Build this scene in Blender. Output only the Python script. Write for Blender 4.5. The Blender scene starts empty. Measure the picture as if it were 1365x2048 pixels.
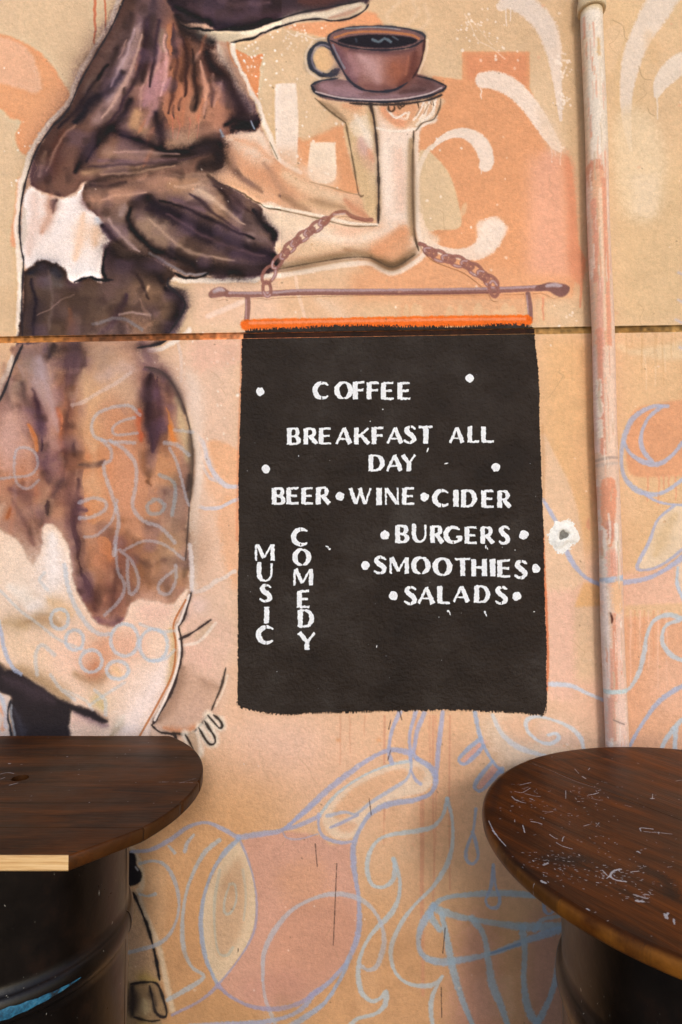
import bpy, bmesh, math, random
import numpy as np
from mathutils import Vector, Matrix

# ---------------------------------------------------------------- camera, sky, sun, exposure
F_PX = 1250.0            # focal length in pixels of the 1365 x 2048 photograph
WALL_D, EYE = 1.5, 1.55  # metres from the wall, eye height
PITCH, YAW = math.radians(2), math.radians(3)
scene = bpy.context.scene
COL = scene.collection
cam_data = bpy.data.cameras.new('camera')
cam = bpy.data.objects.new('camera', cam_data); COL.objects.link(cam)
cam.location = (0, -WALL_D, EYE); cam.rotation_euler = (math.radians(90) + PITCH, 0, YAW)
cam_data.sensor_fit = 'VERTICAL'; cam_data.sensor_height = 36; cam_data.lens = F_PX / 2048 * 36
cam_data.clip_start = .02; cam_data.clip_end = 500
scene.camera = cam
SUN_EL, SUN_AZ = math.radians(24), math.radians(11)   # azimuth: to the right of the viewer's back
world = bpy.data.worlds.new('World'); scene.world = world; world.use_nodes = True
wn = world.node_tree.nodes; wl = world.node_tree.links
sky = wn.new('ShaderNodeTexSky'); sky.sky_type = 'NISHITA'; sky.sun_disc = False
sky.sun_elevation = SUN_EL; sky.sun_rotation = math.pi - SUN_AZ; sky.air_density = 1.0; sky.dust_density = 1.0; sky.ozone_density = 1.0
wl.new(sky.outputs[0], wn['Background'].inputs[0]); wn['Background'].inputs[1].default_value = .15
sun_d = bpy.data.lights.new('sun', 'SUN'); sun_d.energy = 1.0; sun_d.angle = math.radians(9); sun_d.color = (1, .98, .97)
sun = bpy.data.objects.new('sun', sun_d); COL.objects.link(sun)
sdir = Vector((math.sin(SUN_AZ) * math.cos(SUN_EL), -math.cos(SUN_AZ) * math.cos(SUN_EL), math.sin(SUN_EL)))
sun.rotation_euler = sdir.to_track_quat('Z', 'Y').to_euler(); sun.location = (1.5, -4, 5)
scene.view_settings.view_transform = 'Standard'; scene.view_settings.look = 'None'
scene.view_settings.exposure = 0.28; scene.view_settings.gamma = 1; scene.view_settings.use_curve_mapping = False
random.seed(4)

# ---------------------------------------------------------------- mural painter (numpy, wall coordinates)
PPM = F_PX / WALL_D                      # texture pixels per metre on the wall
CX0, CY0, CW, CH = -420, -330, 2240, 2680   # canvas window in rectified pixels

def to_wall(x, y):
    """point of the wall (x, z in metres) seen at a measured photo position"""
    x = np.asarray(x, float); y = np.asarray(y, float)
    a = (x - 682.5) / F_PX; b = -(y - 1024.0) / F_PX
    cp, sp, cy, sy = math.cos(PITCH), math.sin(PITCH), math.cos(YAW), math.sin(YAW)
    fx, fy, fz = -sy * cp, cy * cp, sp
    rx, ry = cy, sy
    ux, uy, uz = sy * sp, -cy * sp, cp
    dx = fx + a * rx + b * ux; dy = fy + a * ry + b * uy; dz = fz + b * uz
    t = WALL_D / dy
    return dx * t, EYE + dz * t

def P(pts):
    pts = np.asarray(pts, float)
    X, Z = to_wall(pts[:, 0], pts[:, 1])
    return np.stack([X * PPM + 682.5 - CX0, (EYE - Z) * PPM + 1068.0 - CY0], 1)

rng = np.random.default_rng(7)
def vnoise(h, w, cell, seed):
    r = np.random.default_rng(seed)
    gh, gw = int(h / cell) + 3, int(w / cell) + 3
    g = r.random((gh, gw)).astype(np.float32)
    yy = np.arange(h) / cell; xx = np.arange(w) / cell
    yi = yy.astype(int); xi = xx.astype(int)
    fy = (yy - yi)[:, None]; fx = (xx - xi)[None, :]
    fy = fy * fy * (3 - 2 * fy); fx = fx * fx * (3 - 2 * fx)
    a = g[yi][:, xi]; b = g[yi][:, xi + 1]; c = g[yi + 1][:, xi]; d = g[yi + 1][:, xi + 1]
    return ((a * (1 - fx) + b * fx) * (1 - fy) + (c * (1 - fx) + d * fx) * fy).astype(np.float32)
NZ1 = vnoise(CH, CW, 2.2, 1); NZ2 = vnoise(CH, CW, 7, 2); NZ3 = vnoise(CH, CW, 30, 3); NZ4 = vnoise(CH, CW, 130, 4)
NFINE = np.random.default_rng(5).random((CH, CW)).astype(np.float32)
ROUGH = NZ1 * .5 + NFINE * .25 + NZ2 * .25
ROUGH -= ROUGH.mean()

IMG = np.zeros((CH, CW, 3), np.float32)

def spline(pts, closed=False, step=5.0):
    pts = np.asarray(pts, float)
    n = len(pts)
    if n < 3 and not closed:
        m = max(2, int(np.hypot(*(pts[1] - pts[0])[:2]) / step) + 1)
        t = np.linspace(0, 1, m)[:, None]
        return pts[0] * (1 - t) + pts[1] * t
    if closed: q = np.vstack([pts[-1], pts, pts[0], pts[1]])
    else: q = np.vstack([2 * pts[0] - pts[1], pts, 2 * pts[-1] - pts[-2]])
    out = []
    for i in range(1, len(q) - 2):
        p0, p1, p2, p3 = q[i - 1:i + 3]
        m = max(2, int(np.hypot(*(p2 - p1)[:2]) / step) + 1)
        t = np.linspace(0, 1, m, endpoint=False)[:, None]
        out.append(.5 * (2 * p1 + (p2 - p0) * t + (2 * p0 - 5 * p1 + 4 * p2 - p3) * t * t + (3 * p1 - p0 - 3 * p2 + p3) * t ** 3))
    if not closed: out.append(q[-2][None])
    return np.vstack(out)

def blurm(m, r):
    r = int(round(r))
    if r < 1: return m
    for _ in range(2):
        for ax in (0, 1):
            p = [(0, 0), (0, 0)]; p[ax] = (r + 1, r)
            c = np.cumsum(np.pad(m, p, mode='edge'), axis=ax, dtype=np.float64)
            m = ((c[2 * r + 1:] - c[:-2 * r - 1]) if ax == 0 else (c[:, 2 * r + 1:] - c[:, :-2 * r - 1])) / (2 * r + 1)
            m = m.astype(np.float32)
    return m

def put(m, x0, y0, color, alpha, rough):
    h, w = m.shape
    a0, b0 = max(0, x0), max(0, y0); a1, b1 = min(CW, x0 + w), min(CH, y0 + h)
    if a1 <= a0 or b1 <= b0: return
    m = m[b0 - y0:b1 - y0, a0 - x0:a1 - x0]
    if rough:
        edge = 4 * m * (1 - m)
        m = np.clip(m + ROUGH[b0:b1, a0:a1] * rough * 2 * edge, 0, 1)
    m = (m * alpha)[..., None]
    c = np.array(color, np.float32) / 255
    IMG[b0:b1, a0:a1] = IMG[b0:b1, a0:a1] * (1 - m) + c * m

def fill_mask(q):
    x0, y0 = np.floor(q.min(0)).astype(int) - 2; x1, y1 = np.ceil(q.max(0)).astype(int) + 3
    x0, y0 = max(x0, -300), max(y0, -300); x1, y1 = min(x1, CW + 300), min(y1, CH + 300)
    w, h = x1 - x0, y1 - y0
    m = np.zeros((h, w + 1), np.float32)
    a = q; b = np.roll(q, -1, 0)
    for r in range(h):
        for sub in (.25, .75):
            y = y0 + r + sub
            hit = (a[:, 1] <= y) != (b[:, 1] <= y)
            if not hit.any(): continue
            A, B = a[hit], b[hit]
            xs = np.sort(A[:, 0] + (y - A[:, 1]) * (B[:, 0] - A[:, 0]) / (B[:, 1] - A[:, 1])) - x0
            for k in range(0, len(xs) - 1, 2):
                l, rr = np.clip(xs[k], 0, w - .01), np.clip(xs[k + 1], 0, w - .01)
                i, j = int(l), int(rr)
                if i == j: m[r, i] += .5 * (rr - l)
                else:
                    m[r, i] += .5 * (i + 1 - l); m[r, i + 1:j] += .5; m[r, j] += .5 * (rr - j)
    return m[:, :w], x0, y0

def poly(pts, color, soft=1, alpha=1., rough=.5, curve=True):
    q = P(pts)
    if curve: q = spline(q, True, 6)
    m, x0, y0 = fill_mask(q)
    if soft >= 1:
        pad = int(soft * 2) + 1
        m = np.pad(m, pad); x0 -= pad; y0 -= pad
        m = blurm(m, soft)
    put(m, x0, y0, color, alpha, rough)

def stroke(pts, width, color, alpha=1., soft=.35, rough=.5):
    """soft is the share of the half width that fades out; >=1 is an airbrush cloud"""
    q = P([p[:2] for p in pts])
    ws = np.array([(p[2] if len(p) > 2 else width) for p in pts], float)
    s = spline(np.column_stack([q, ws]), False, max(3., min(ws) * .3 if soft >= 1 else 4))
    R = s[:, 2].max() * (1.3 if soft >= 1 else .5) + 3
    x0, y0 = np.floor(s[:, :2].min(0) - R).astype(int); x1, y1 = np.ceil(s[:, :2].max(0) + R).astype(int)
    m = np.zeros((y1 - y0, x1 - x0), np.float32)
    for i in range(len(s) - 1):
        ax, ay, aw = s[i]; bx, by, bw = s[i + 1]
        r = max(aw, bw) * (1.25 if soft >= 1 else .5) + 2
        u0, u1 = int(min(ax, bx) - r - x0), int(max(ax, bx) + r - x0) + 2
        v0, v1 = int(min(ay, by) - r - y0), int(max(ay, by) + r - y0) + 2
        u0, v0 = max(u0, 0), max(v0, 0)
        sub = m[v0:v1, u0:u1]
        if sub.size == 0: continue
        X = (np.arange(u0, u0 + sub.shape[1]) + x0 + .5 - ax)[None, :].astype(np.float32)
        Y = (np.arange(v0, v0 + sub.shape[0]) + y0 + .5 - ay)[:, None].astype(np.float32)
        dx, dy = bx - ax, by - ay; L = dx * dx + dy * dy + 1e-6
        t = np.clip((X * dx + Y * dy) / L, 0, 1)
        d = np.sqrt((X - t * dx) ** 2 + (Y - t * dy) ** 2)
        hw = (aw + (bw - aw) * t) * .5
        if soft >= 1: k = np.exp(-(d / (hw * soft + 1e-3)) ** 2 * .95)
        else: k = np.clip((hw - d) / (hw * soft + .8) + .5, 0, 1)
        np.maximum(sub, k, out=sub)
    put(m, x0, y0, color, alpha, rough)

def air(pts, width, color, alpha=.8):
    """airbrush pass: feathered, swelling in the middle and thinning at both ends"""
    q = spline(np.asarray([p[:2] for p in pts], float), False, 9.)
    t = np.linspace(0, 1, len(q)); w = width * (.5 + .58 * np.sin(np.pi * t) ** .7) * (1 + .16 * np.sin(t * 9 + rng.uniform(0, 6)))
    sh = width * .06
    q = q + np.column_stack([np.sin(t * 7 + rng.uniform(0, 6)), np.cos(t * 6 + rng.uniform(0, 6))]) * sh
    stroke(np.column_stack([q, w]), width, color, min(1, alpha * .86), 1.12, .25)
    stroke(np.column_stack([q, w * 1.5]), width, color, alpha * .26, 1.25, .1)
def line(pts, width=4, color=(38, 34, 38), alpha=.9):
    q = spline(np.asarray([p[:2] for p in pts], float), False, 8.)
    t = np.arange(len(q)) * .7
    w = width * (.86 + .26 * np.sin(t * .9 + rng.uniform(0, 6)) + .16 * np.sin(t * 2.3 + rng.uniform(0, 6)))
    w[0] *= .5; w[-1] *= .5
    stroke(np.column_stack([q, w * 1.9]), width, color, alpha * .3, .9, .6)
    stroke(np.column_stack([q, w]), width, color, alpha, .45, .9)
def warp(x0, y0, x1, y1, amp, cell, seed):
    """lets the paint of a region wander a little, as a hand would"""
    q = P([(x0, y0), (x1, y1)]).astype(int); (a0, b0), (a1, b1) = np.clip(q, 0, [CW - 1, CH - 1])
    h, w = b1 - b0, a1 - a0
    X, Y = np.meshgrid(np.arange(w), np.arange(h))
    e = np.minimum.reduce([X, Y, w - 1 - X, h - 1 - Y]); e = np.clip(e / 40., 0, 1)
    dx = (vnoise(h, w, cell, seed) - .5) * 2 * amp * e; dy = (vnoise(h, w, cell, seed + 1) - .5) * 2 * amp * e
    fx, fy = np.clip(X + dx, 0, w - 1.01), np.clip(Y + dy, 0, h - 1.01)
    xi, yi = fx.astype(int), fy.astype(int); tx, ty = (fx - xi)[..., None], (fy - yi)[..., None]
    S = IMG[b0:b1, a0:a1].copy(); xj, yj = np.minimum(xi + 1, w - 1), np.minimum(yi + 1, h - 1)
    IMG[b0:b1, a0:a1] = (S[yi, xi] * (1 - tx) + S[yi, xj] * tx) * (1 - ty) + (S[yj, xi] * (1 - tx) + S[yj, xj] * tx) * ty
# ---------------------------------------------------------------- the mural: background letters and patches
BEIGE = (219, 192, 152)
def band(pts, col, soft=40, alpha=.9): poly(pts, col, soft, alpha, 0, False)
def drip(x, y0, y1, w, col, a=.8):
    n = 4; pts = [(x + rng.uniform(-1.3, 1.3), y0 + (y1 - y0) * i / n, w * (1 - .35 * i / n)) for i in range(n + 1)]
    stroke(pts, w, col, a, .3, .5)

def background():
    IMG[:] = np.array(BEIGE, np.float32) / 255
    band([(-420, -330), (1820, -330), (1820, 665), (-420, 680)], (220, 192, 153), 10)
    band([(330, -300), (1150, -300), (1150, 120), (500, 110)], (216, 184, 142), 50, .9)
    band([(1120, 0), (1170, 0), (1200, 650), (1150, 650)], (206, 172, 126), 12, .55)
    band([(1205, -300), (1820, -300), (1820, 655), (1230, 655)], (217, 187, 141), 20)
    band([(1290, 20), (1365, 60), (1365, 330), (1300, 330)], (222, 190, 148), 30, .8)
    # lower panel
    band([(-420, 675), (1820, 660), (1820, 2500), (-420, 2500)], (224, 185, 145), 8)
    band([(330, 680), (480, 675), (478, 1480), (300, 1480)], (229, 196, 168), 25, .95)
    band([(1075, 668), (1190, 668), (1215, 1120), (1085, 1120)], (228, 184, 130), 20)
    band([(1240, 668), (1820, 668), (1820, 1200), (1240, 1200)], (224, 186, 138), 20)
    band([(1085, 1110), (1230, 1110), (1235, 1500), (1095, 1440)], (226, 186, 155), 30)
    band([(1150, 1210), (1205, 1210), (1212, 1360), (1150, 1360)], (219, 188, 150), 8, .9)
    band([(390, 1420), (800, 1430), (760, 1640), (390, 1640)], (229, 186, 148), 45)
    band([(470, 1425), (660, 1430), (640, 1560), (480, 1560)], (231, 192, 165), 40, .8)
    band([(800, 1425), (960, 1425), (960, 1700), (760, 1700)], (225, 176, 132), 45)
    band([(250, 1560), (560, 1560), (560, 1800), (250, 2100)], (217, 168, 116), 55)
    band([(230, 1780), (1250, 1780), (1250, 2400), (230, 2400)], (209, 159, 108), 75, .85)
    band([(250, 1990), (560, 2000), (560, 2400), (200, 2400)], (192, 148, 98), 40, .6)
    # faint roller panels in mixed tones
    for i in range(70):
        x, y = rng.uniform(-300, 1700), rng.uniform(-200, 2200); w, h = rng.uniform(20, 90), rng.uniform(40, 220)
        c = [(236, 205, 168), (208, 170, 122), (228, 180, 140)][i % 3]
        poly([(x, y), (x + w, y + rng.uniform(-8, 8)), (x + w * rng.uniform(.8, 1.1), y + h), (x, y + h)], c, rng.uniform(4, 16), rng.uniform(.08, .25), .4, False)
    O = (224, 154, 104)
    # round orange letter at the left edge
    poly([(-60, 60), (0, 66), (50, 84), (95, 118), (125, 160), (140, 200), (120, 240), (92, 278), (62, 308), (40, 300), (34, 268), (46, 244), (20, 236), (0, 220), (-60, 200)], (226, 164, 116), 1.5, .95)
    poly([(-40, 72), (20, 76), (60, 100), (78, 135), (84, 180), (50, 180), (0, 168), (-40, 165)], (227, 182, 148), 3, .8)
    poly([(38, 360), (46, 362), (38, 480), (20, 485), (24, 440)], (229, 170, 130), 2, .8)
    drip(190, -40, 86, 6, (214, 140, 100), .9); drip(209, -40, 70, 5, (216, 142, 102), .9)
    # slab between neck and arms
    poly([(470, 98), (500, 112), (528, 106), (519, 175), (514, 212), (498, 178), (478, 135)], O, 1, .95, .5, False)
    poly([(556, 52), (600, 46), (665, 40), (735, 22), (752, 26), (770, 54), (700, 60), (664, 78), (630, 70)], (228, 160, 112), 1.5, .95, .5, False)
    # the big orange field
    poly([(593, 276), (625, 268), (652, 240), (668, 222), (700, 205), (820, 190), (868, 152), (925, 160), (925, 103), (1060, 103), (1060, 176), (1085, 230), (1110, 285), (1140, 318),
          (1150, 380), (1158, 490), (1172, 520), (1170, 545), (1163, 572), (1150, 560), (1145, 598), (860, 600), (740, 560), (690, 500), (600, 400)], (223, 160, 112), 1.2, .97, .5, False)
    band([(1060, 310), (1135, 320), (1150, 560), (1055, 570)], (231, 174, 142), 14, .85)
    band([(930, 108), (1055, 108), (1055, 170), (935, 160)], (219, 147, 104), 3, .8)
    poly([(1128, 300), (1146, 330), (1152, 400), (1158, 490), (1171, 520), (1170, 545), (1160, 572), (1138, 540), (1136, 420)], (217, 146, 108), 5, .8)
    poly([(1084, 305), (1110, 300), (1126, 318), (1118, 330), (1096, 345)], (229, 172, 140), 6, .8)
    poly([(835, 320), (850, 300), (874, 316), (900, 350), (916, 400), (922, 452), (880, 460), (830, 450)], (219, 193, 152), 1, .97, .6, True)
    poly([(925, 410), (934, 405), (932, 425), (922, 432)], (222, 186, 142), 1, .8)
    poly([(597, 180), (650, 190), (694, 240), (668, 255), (640, 268), (600, 276)], (220, 190, 150), 3, .9)
    # area under the arm and above the board
    band([(380, 556), (530, 552), (640, 540), (730, 535), (720, 655), (380, 660)], (230, 194, 162), 16, .95)
    band([(560, 545), (740, 530), (850, 590), (860, 640), (560, 640)], (224, 184, 140), 14, .7)
    band([(700, 545), (870, 515), (1150, 560), (1150, 610), (700, 600)], (226, 168, 122), 12, .9)
    band([(800, 600), (1120, 600), (1120, 648), (800, 648)], (224, 172, 128), 5, .9)
    band([(1070, 600), (1150, 590), (1165, 650), (1070, 650)], (221, 192, 152), 12, .9)
    for x in (808, 822, 836, 893, 915, 948, 968, 985, 1002, 1018, 1050, 1078):
        h = rng.uniform(28, 44); w = rng.uniform(9, 19)
        poly([(x, 648), (x, 648 - h * .7), (x + w * .5, 648 - h), (x + w, 648 - h * .7), (x + w, 648)], (223, 188, 144), 1, .75)
    drip(1087, 596, 640, 5, (222, 150, 112), .8); drip(1162, 560, 614, 6, (219, 152, 112), .9)
    stroke([(415, 632, 9), (450, 618, 11), (485, 606, 9)], 9, (236, 208, 184), .8, .8)
    stroke([(592, 556), (598, 590), (612, 640)], 7, (236, 208, 180), .7, .6)
    stroke([(640, 600, 18), (670, 620, 26), (685, 640, 26)], 20, (233, 204, 172), .7, 1)
    # white brush letters
    W = (237, 222, 203)
    poly([(551, 176), (556, 168), (590, 167), (593, 176), (597, 240), (594, 320), (586, 330), (562, 324), (553, 300), (551, 240)], W, 1, .92)
    band([(548, 300), (598, 300), (598, 340), (548, 340)], (226, 190, 155), 10, .8)
    poly([(621, 288), (626, 285), (668, 285), (671, 290), (669, 360), (620, 356)], (240, 224, 198), 1, .95)
    band([(590, 330), (672, 335), (672, 372), (620, 372)], (238, 214, 186), 8, .8)
    stroke([(1003, 12, 20), (1022, 2, 34), (1060, 18, 42), (1090, 50, 42), (1105, 90, 34), (1113, 140, 22), (1119, 200, 12), (1122, 240, 6)], 30, (229, 214, 196), .92, .3, .9)
    stroke([(1022, 2, 30), (1060, 18, 36), (1090, 52, 34), (1104, 90, 20)], 30, (214, 204, 190), .35, .6, .9)
    for a, b in ((1013, 52), (1021, 42)): drip(a, 15, b, 3, (232, 218, 198), .9)
    stroke([(968, 160, 34), (990, 161, 38), (1022, 174, 38), (1055, 205, 34), (1085, 248, 30), (1108, 285, 22), (1120, 300, 10)], 34, W, .95, .2, .9)
    band([(1075, 205), (1110, 245), (1135, 310), (1105, 310), (1080, 260)], (228, 204, 174), 6, .6)
    drip(963, 178, 198, 3, W, .9)
    for a, b in ((1104, 306), (1112, 300), (1122, 318)): drip(a, 285, b + 12, 3, (236, 210, 185), .6)
    stroke([(864, 296, 7), (880, 281, 12), (905, 268, 17), (935, 268, 24), (962, 288, 32), (974, 318, 30), (972, 330, 28)], 24, W, .95, .2, .8)
    drip(963, 330, 348, 3, W)
    stroke([(832, 392, 7), (836, 350, 9), (845, 320, 10), (858, 298, 9), (868, 290, 7)], 8, (232, 214, 188), .9, .5)
    stroke([(836, 450, 14), (850, 478, 16), (880, 500, 18), (915, 508, 22), (950, 505, 32), (976, 486, 44), (986, 462, 46), (988, 456, 46)], 24, (237, 218, 196), .92, .25, .8)
    poly([(958, 442), (1012, 448), (1008, 474), (985, 500), (950, 505), (955, 480)], (238, 222, 202), 2, .8)
    stroke([(856, 500), (852, 470), (838, 430)], 10, (232, 206, 178), .8, .6)
    # right of the pipe
    stroke([(1350, -40, 56), (1318, 12, 56), (1286, 66, 46), (1264, 120, 38), (1254, 180, 26), (1254, 240, 18), (1262, 300, 6)], 40, (224, 211, 192), .92, .25, .9)
    stroke([(1420, 110, 30), (1372, 122, 42), (1340, 145, 40), (1322, 168, 28), (1314, 190, 12)], 34, (227, 214, 194), .94, .2, .8)
    drip(1315, 186, 238, 4, (228, 214, 190))
    poly([(1206, 60), (1246, 42), (1250, 80), (1228, 140), (1212, 150)], (224, 196, 156), 2, .6, .6, False)
    poly([(1230, 240), (1290, 220), (1330, 300), (1322, 420), (1275, 445), (1240, 400)], (225, 204, 166), 10, .8)
    poly([(1262, 350), (1320, 350), (1310, 430), (1270, 430)], (228, 208, 174), 6, .7, .5, False)
    poly([(1292, 60), (1318, 90), (1318, 120), (1300, 130)], (213, 178, 130), 6, .5)
    for p in ([(1226, 40), (1246, 52), (1250, 74), (1256, 80)], [(1278, 132), (1283, 150), (1290, 158), (1304, 160)], [(1296, 216), (1300, 226), (1310, 232)]):
        stroke(p, 2, (168, 140, 104), .55, .5)
    # splatter of white specks
    for x, y, s, n in ((510, 120, 22, 40), (585, 75, 26, 40), (940, 60, 22, 34), (1000, 105, 25, 12), (640, 300, 60, 50), (520, 200, 25, 16), (1125, 130, 12, 40), (1125, 200, 8, 30), (455, 780, 90, 60), (60, 320, 60, 30), (1130, 640, 40, 10), (860, 360, 120, 30)):
        for _ in range(n):
            px, py = rng.normal(x, s), rng.normal(y, s * .9); r = abs(rng.normal(1.6, .9)) + .8
            stroke([(px, py), (px + .6, py + rng.uniform(0, 2))], r * 1.5, (243, 232, 214), rng.uniform(.4, .9), .4, .4)
    stroke([(930, 28), (942, 50), (956, 80), (985, 96), (1010, 118)], 2.2, (240, 226, 204), .5, .6, 1.2)
    stroke([(940, 34), (965, 66), (985, 90)], 1.6, (240, 226, 204), .5, .6, 1.2)
    stroke([(575, 62), (590, 72), (605, 68), (630, 78), (650, 76)], 3, (240, 226, 204), .6, .6, 1.2)
    # steam above the cup
    for p in ([(785, 58), (775, 30), (800, 0), (790, -40)], [(812, 52), (836, 25), (826, 0), (850, -40)], [(840, 60), (858, 40), (850, 10)]):
        stroke(p, 9, (236, 214, 184), .3, 1)

def lower_shapes():
    O = (222, 164, 124)
    # left of the board
    poly([(430, 876), (480, 905), (482, 965), (440, 950), (418, 900)], (228, 176, 132), 3, .9)
    poly([(400, 930), (482, 970), (480, 1000), (430, 1000)], (229, 184, 146), 6, .8)
    poly([(436, 1010), (482, 1000), (480, 1170), (450, 1140)], (229, 178, 136), 6, .8)
    poly([(390, 680), (482, 678), (482, 720), (400, 740)], (230, 186, 160), 10, .7)
    stroke([(345, 665), (362, 700), (362, 760)], 8, (225, 205, 190), .5, .8)
    L = (204, 200, 204)
    stroke([(348, 862), (388, 864), (408, 884), (414, 920), (434, 952), (458, 969), (482, 970)], 9, L, .85, .4)
    stroke([(400, 925), (416, 950), (440, 962)], 7, L, .6, .5)
    stroke([(392, 1012), (425, 1016), (455, 1008), (482, 994)], 8, L, .85, .4)
    stroke([(385, 1182), (420, 1172), (468, 1144)], 8, (226, 212, 198), .8, .5)
    # right panels beside the board
    poly([(1080, 880), (1115, 920), (1142, 975), (1160, 1040), (1168, 1110), (1165, 1165), (1088, 1175)], (226, 194, 158), 1.5, .9, .5)
    poly([(1088, 1180), (1146, 1180), (1150, 1400), (1098, 1400)], (229, 188, 162), 6, .8, .5, False)
    poly([(1168, 1165), (1202, 1170), (1205, 1212), (1150, 1214), (1158, 1190)], (224, 176, 118), 2, .9, .5, False)
    poly([(1178, 1035), (1180, 1060), (1172, 1052)], (222, 156, 120), 1, .7)
    stroke([(1165, 700), (1178, 820), (1192, 1000)], 16, (214, 164, 112), .5, 1)
    # right edge shapes
    poly([(1256, 850), (1270, 822), (1300, 810), (1400, 812), (1400, 965), (1365, 955), (1310, 958), (1262, 948), (1252, 900)], (222, 162, 118), 1.5, .93, .5)
    poly([(1276, 955), (1400, 950), (1400, 1005), (1290, 985)], (221, 186, 140), 2, .7, .5, False)
    for x in (1296, 1318, 1328, 1338, 1352): drip(x, 950, 970 + rng.uniform(4, 40), 4, (222, 160, 120), .8)
    for x in (1288, 1312, 1292, 1330): drip(x, 700, 730 + rng.uniform(0, 50), 4, (228, 200, 160), .6)
    poly([(1232, 690), (1250, 690), (1262, 700), (1400, 680), (1400, 712), (1330, 720), (1290, 712), (1250, 705)], (224, 202, 162), 4, .7)
    poly([(1240, 1150), (1330, 1130), (1400, 1090), (1400, 1225), (1240, 1225)], (227, 184, 156), 6, .9, .5, False)
    poly([(1244, 1235), (1400, 1225), (1400, 1510), (1256, 1510)], (219, 168, 130), 5, .93, .5, False)
    poly([(1250, 1210), (1400, 1205), (1400, 1232), (1250, 1232)], (221, 186, 140), 2, .8, .5, False)
    for i in range(9): drip(1262 + i * 9, 1222, 1290 + rng.uniform(0, 90), 4, [(230, 190, 160), (216, 158, 118)][i % 2], .6)
    poly([(1320, 1320), (1400, 1330), (1400, 1420), (1310, 1420)], (225, 180, 148), 14, .7)
    # leaf
    poly([(1348, 1012), (1318, 1040), (1298, 1085), (1276, 1132), (1292, 1138), (1330, 1125), (1362, 1098), (1400, 1040), (1400, 1005)], (229, 208, 174), 1, .97)
    air([(1350, 1030), (1325, 1075), (1310, 1110)], 22, (208, 178, 130), .6)
    poly([(1355, 1130), (1400, 1110), (1400, 1190), (1362, 1180)], (226, 210, 178), 4, .7)
    # under the board
    poly([(960, 1440), (1000, 1425), (1090, 1435), (1150, 1470), (1060, 1560), (1010, 1530), (985, 1490)], (230, 206, 176), 16, .75)
    poly([(1000, 1440), (1062, 1432), (1090, 1470), (1050, 1490), (1010, 1470)], (231, 180, 140), 8, .6)
    poly([(1085, 1440), (1150, 1450), (1165, 1492), (1120, 1492), (1080, 1485)], (229, 190, 160), 6, .7)
    for x, y1, w, a in ((845, 1990, 9, .55), (868, 1800, 5, .5), (900, 1780, 4, .55), (873, 1690, 4, .4), (770, 1640, 4, .45), (768, 1690, 4, .4), (681, 1530, 4, .4), (700, 1505, 4, .35), (860, 1560, 5, .35), (730, 1470, 4, .35), (832, 1510, 5, .35)):
        drip(x, 1432 if w != 9 else 1590, y1, w, (210, 146, 112), a)
    for x, y in ((676, 1480), (757, 1480)): stroke([(x, y), (x + 2, y)], 8, (222, 158, 108), .7, 1)
    # pink body of the kettle
    K = [(487, 1684), (565, 1664), (640, 1672), (660, 1690), (706, 1690), (712, 1760), (718, 1800), (716, 1880), (690, 1935), (620, 1992), (548, 2014), (495, 2006), (440, 1972), (480, 1915), (506, 1865), (514, 1800), (505, 1745)]
    poly(K, (214, 164, 140), 2, .9)
    poly([(600, 1800), (680, 1790), (716, 1840), (700, 1915), (620, 1985), (545, 2000), (530, 1930), (555, 1850)], (204, 150, 118), 12, .55)
    poly([(560, 1740), (640, 1720), (650, 1800), (570, 1800)], (214, 162, 122), 16, .55)
    poly([(500, 1960), (600, 1940), (600, 2005), (500, 2005)], (200, 148, 128), 14, .5)
    # lens shape
    Z = [(480, 1682), (450, 1712), (425, 1755), (408, 1805), (405, 1860), (414, 1920), (437, 1966), (465, 1932), (492, 1895), (509, 1850), (512, 1800), (505, 1745)]
    poly(Z, (224, 201, 164), 1, .97)
    poly([(478, 1715), (450, 1750), (432, 1800), (428, 1860), (440, 1915), (462, 1900), (484, 1860), (492, 1800), (488, 1745)], (206, 170, 132), 5, .85)
    # bag
    poly([(646, 1632), (662, 1602), (700, 1570), (750, 1540), (800, 1522), (842, 1522), (862, 1540), (866, 1562), (850, 1584), (808, 1594), (768, 1608), (738, 1634), (722, 1664), (696, 1678), (668, 1674), (650, 1656)], (232, 208, 176), 2, .93)
    poly([(668, 1622), (700, 1582), (750, 1554), (800, 1538), (818, 1545), (800, 1570), (750, 1598), (712, 1622), (680, 1640)], (226, 178, 134), 3, .85)
    poly([(826, 1536), (845, 1538), (850, 1555), (838, 1568), (826, 1556)], (226, 184, 142), 3, .8)
    poly([(676, 1650), (700, 1644), (716, 1650), (700, 1664), (680, 1662)], (222, 176, 138), 3, .8)
    # cup area
    poly([(930, 1850), (985, 1845), (1000, 2100), (900, 2100)], (198, 146, 132), 24, .6)
    poly([(1060, 1850), (1125, 1830), (1140, 2100), (1060, 2060)], (192, 140, 128), 18, .55)
    poly([(970, 1700), (1060, 1720), (1100, 1800), (960, 1790)], (206, 158, 122), 26, .5)
    for q in ([(922, 1524), (962, 1482), (972, 1492), (938, 1526)], [(955, 1574), (988, 1530), (1000, 1542), (966, 1578)]): poly(q, (224, 168, 150), 3, .85)

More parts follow.
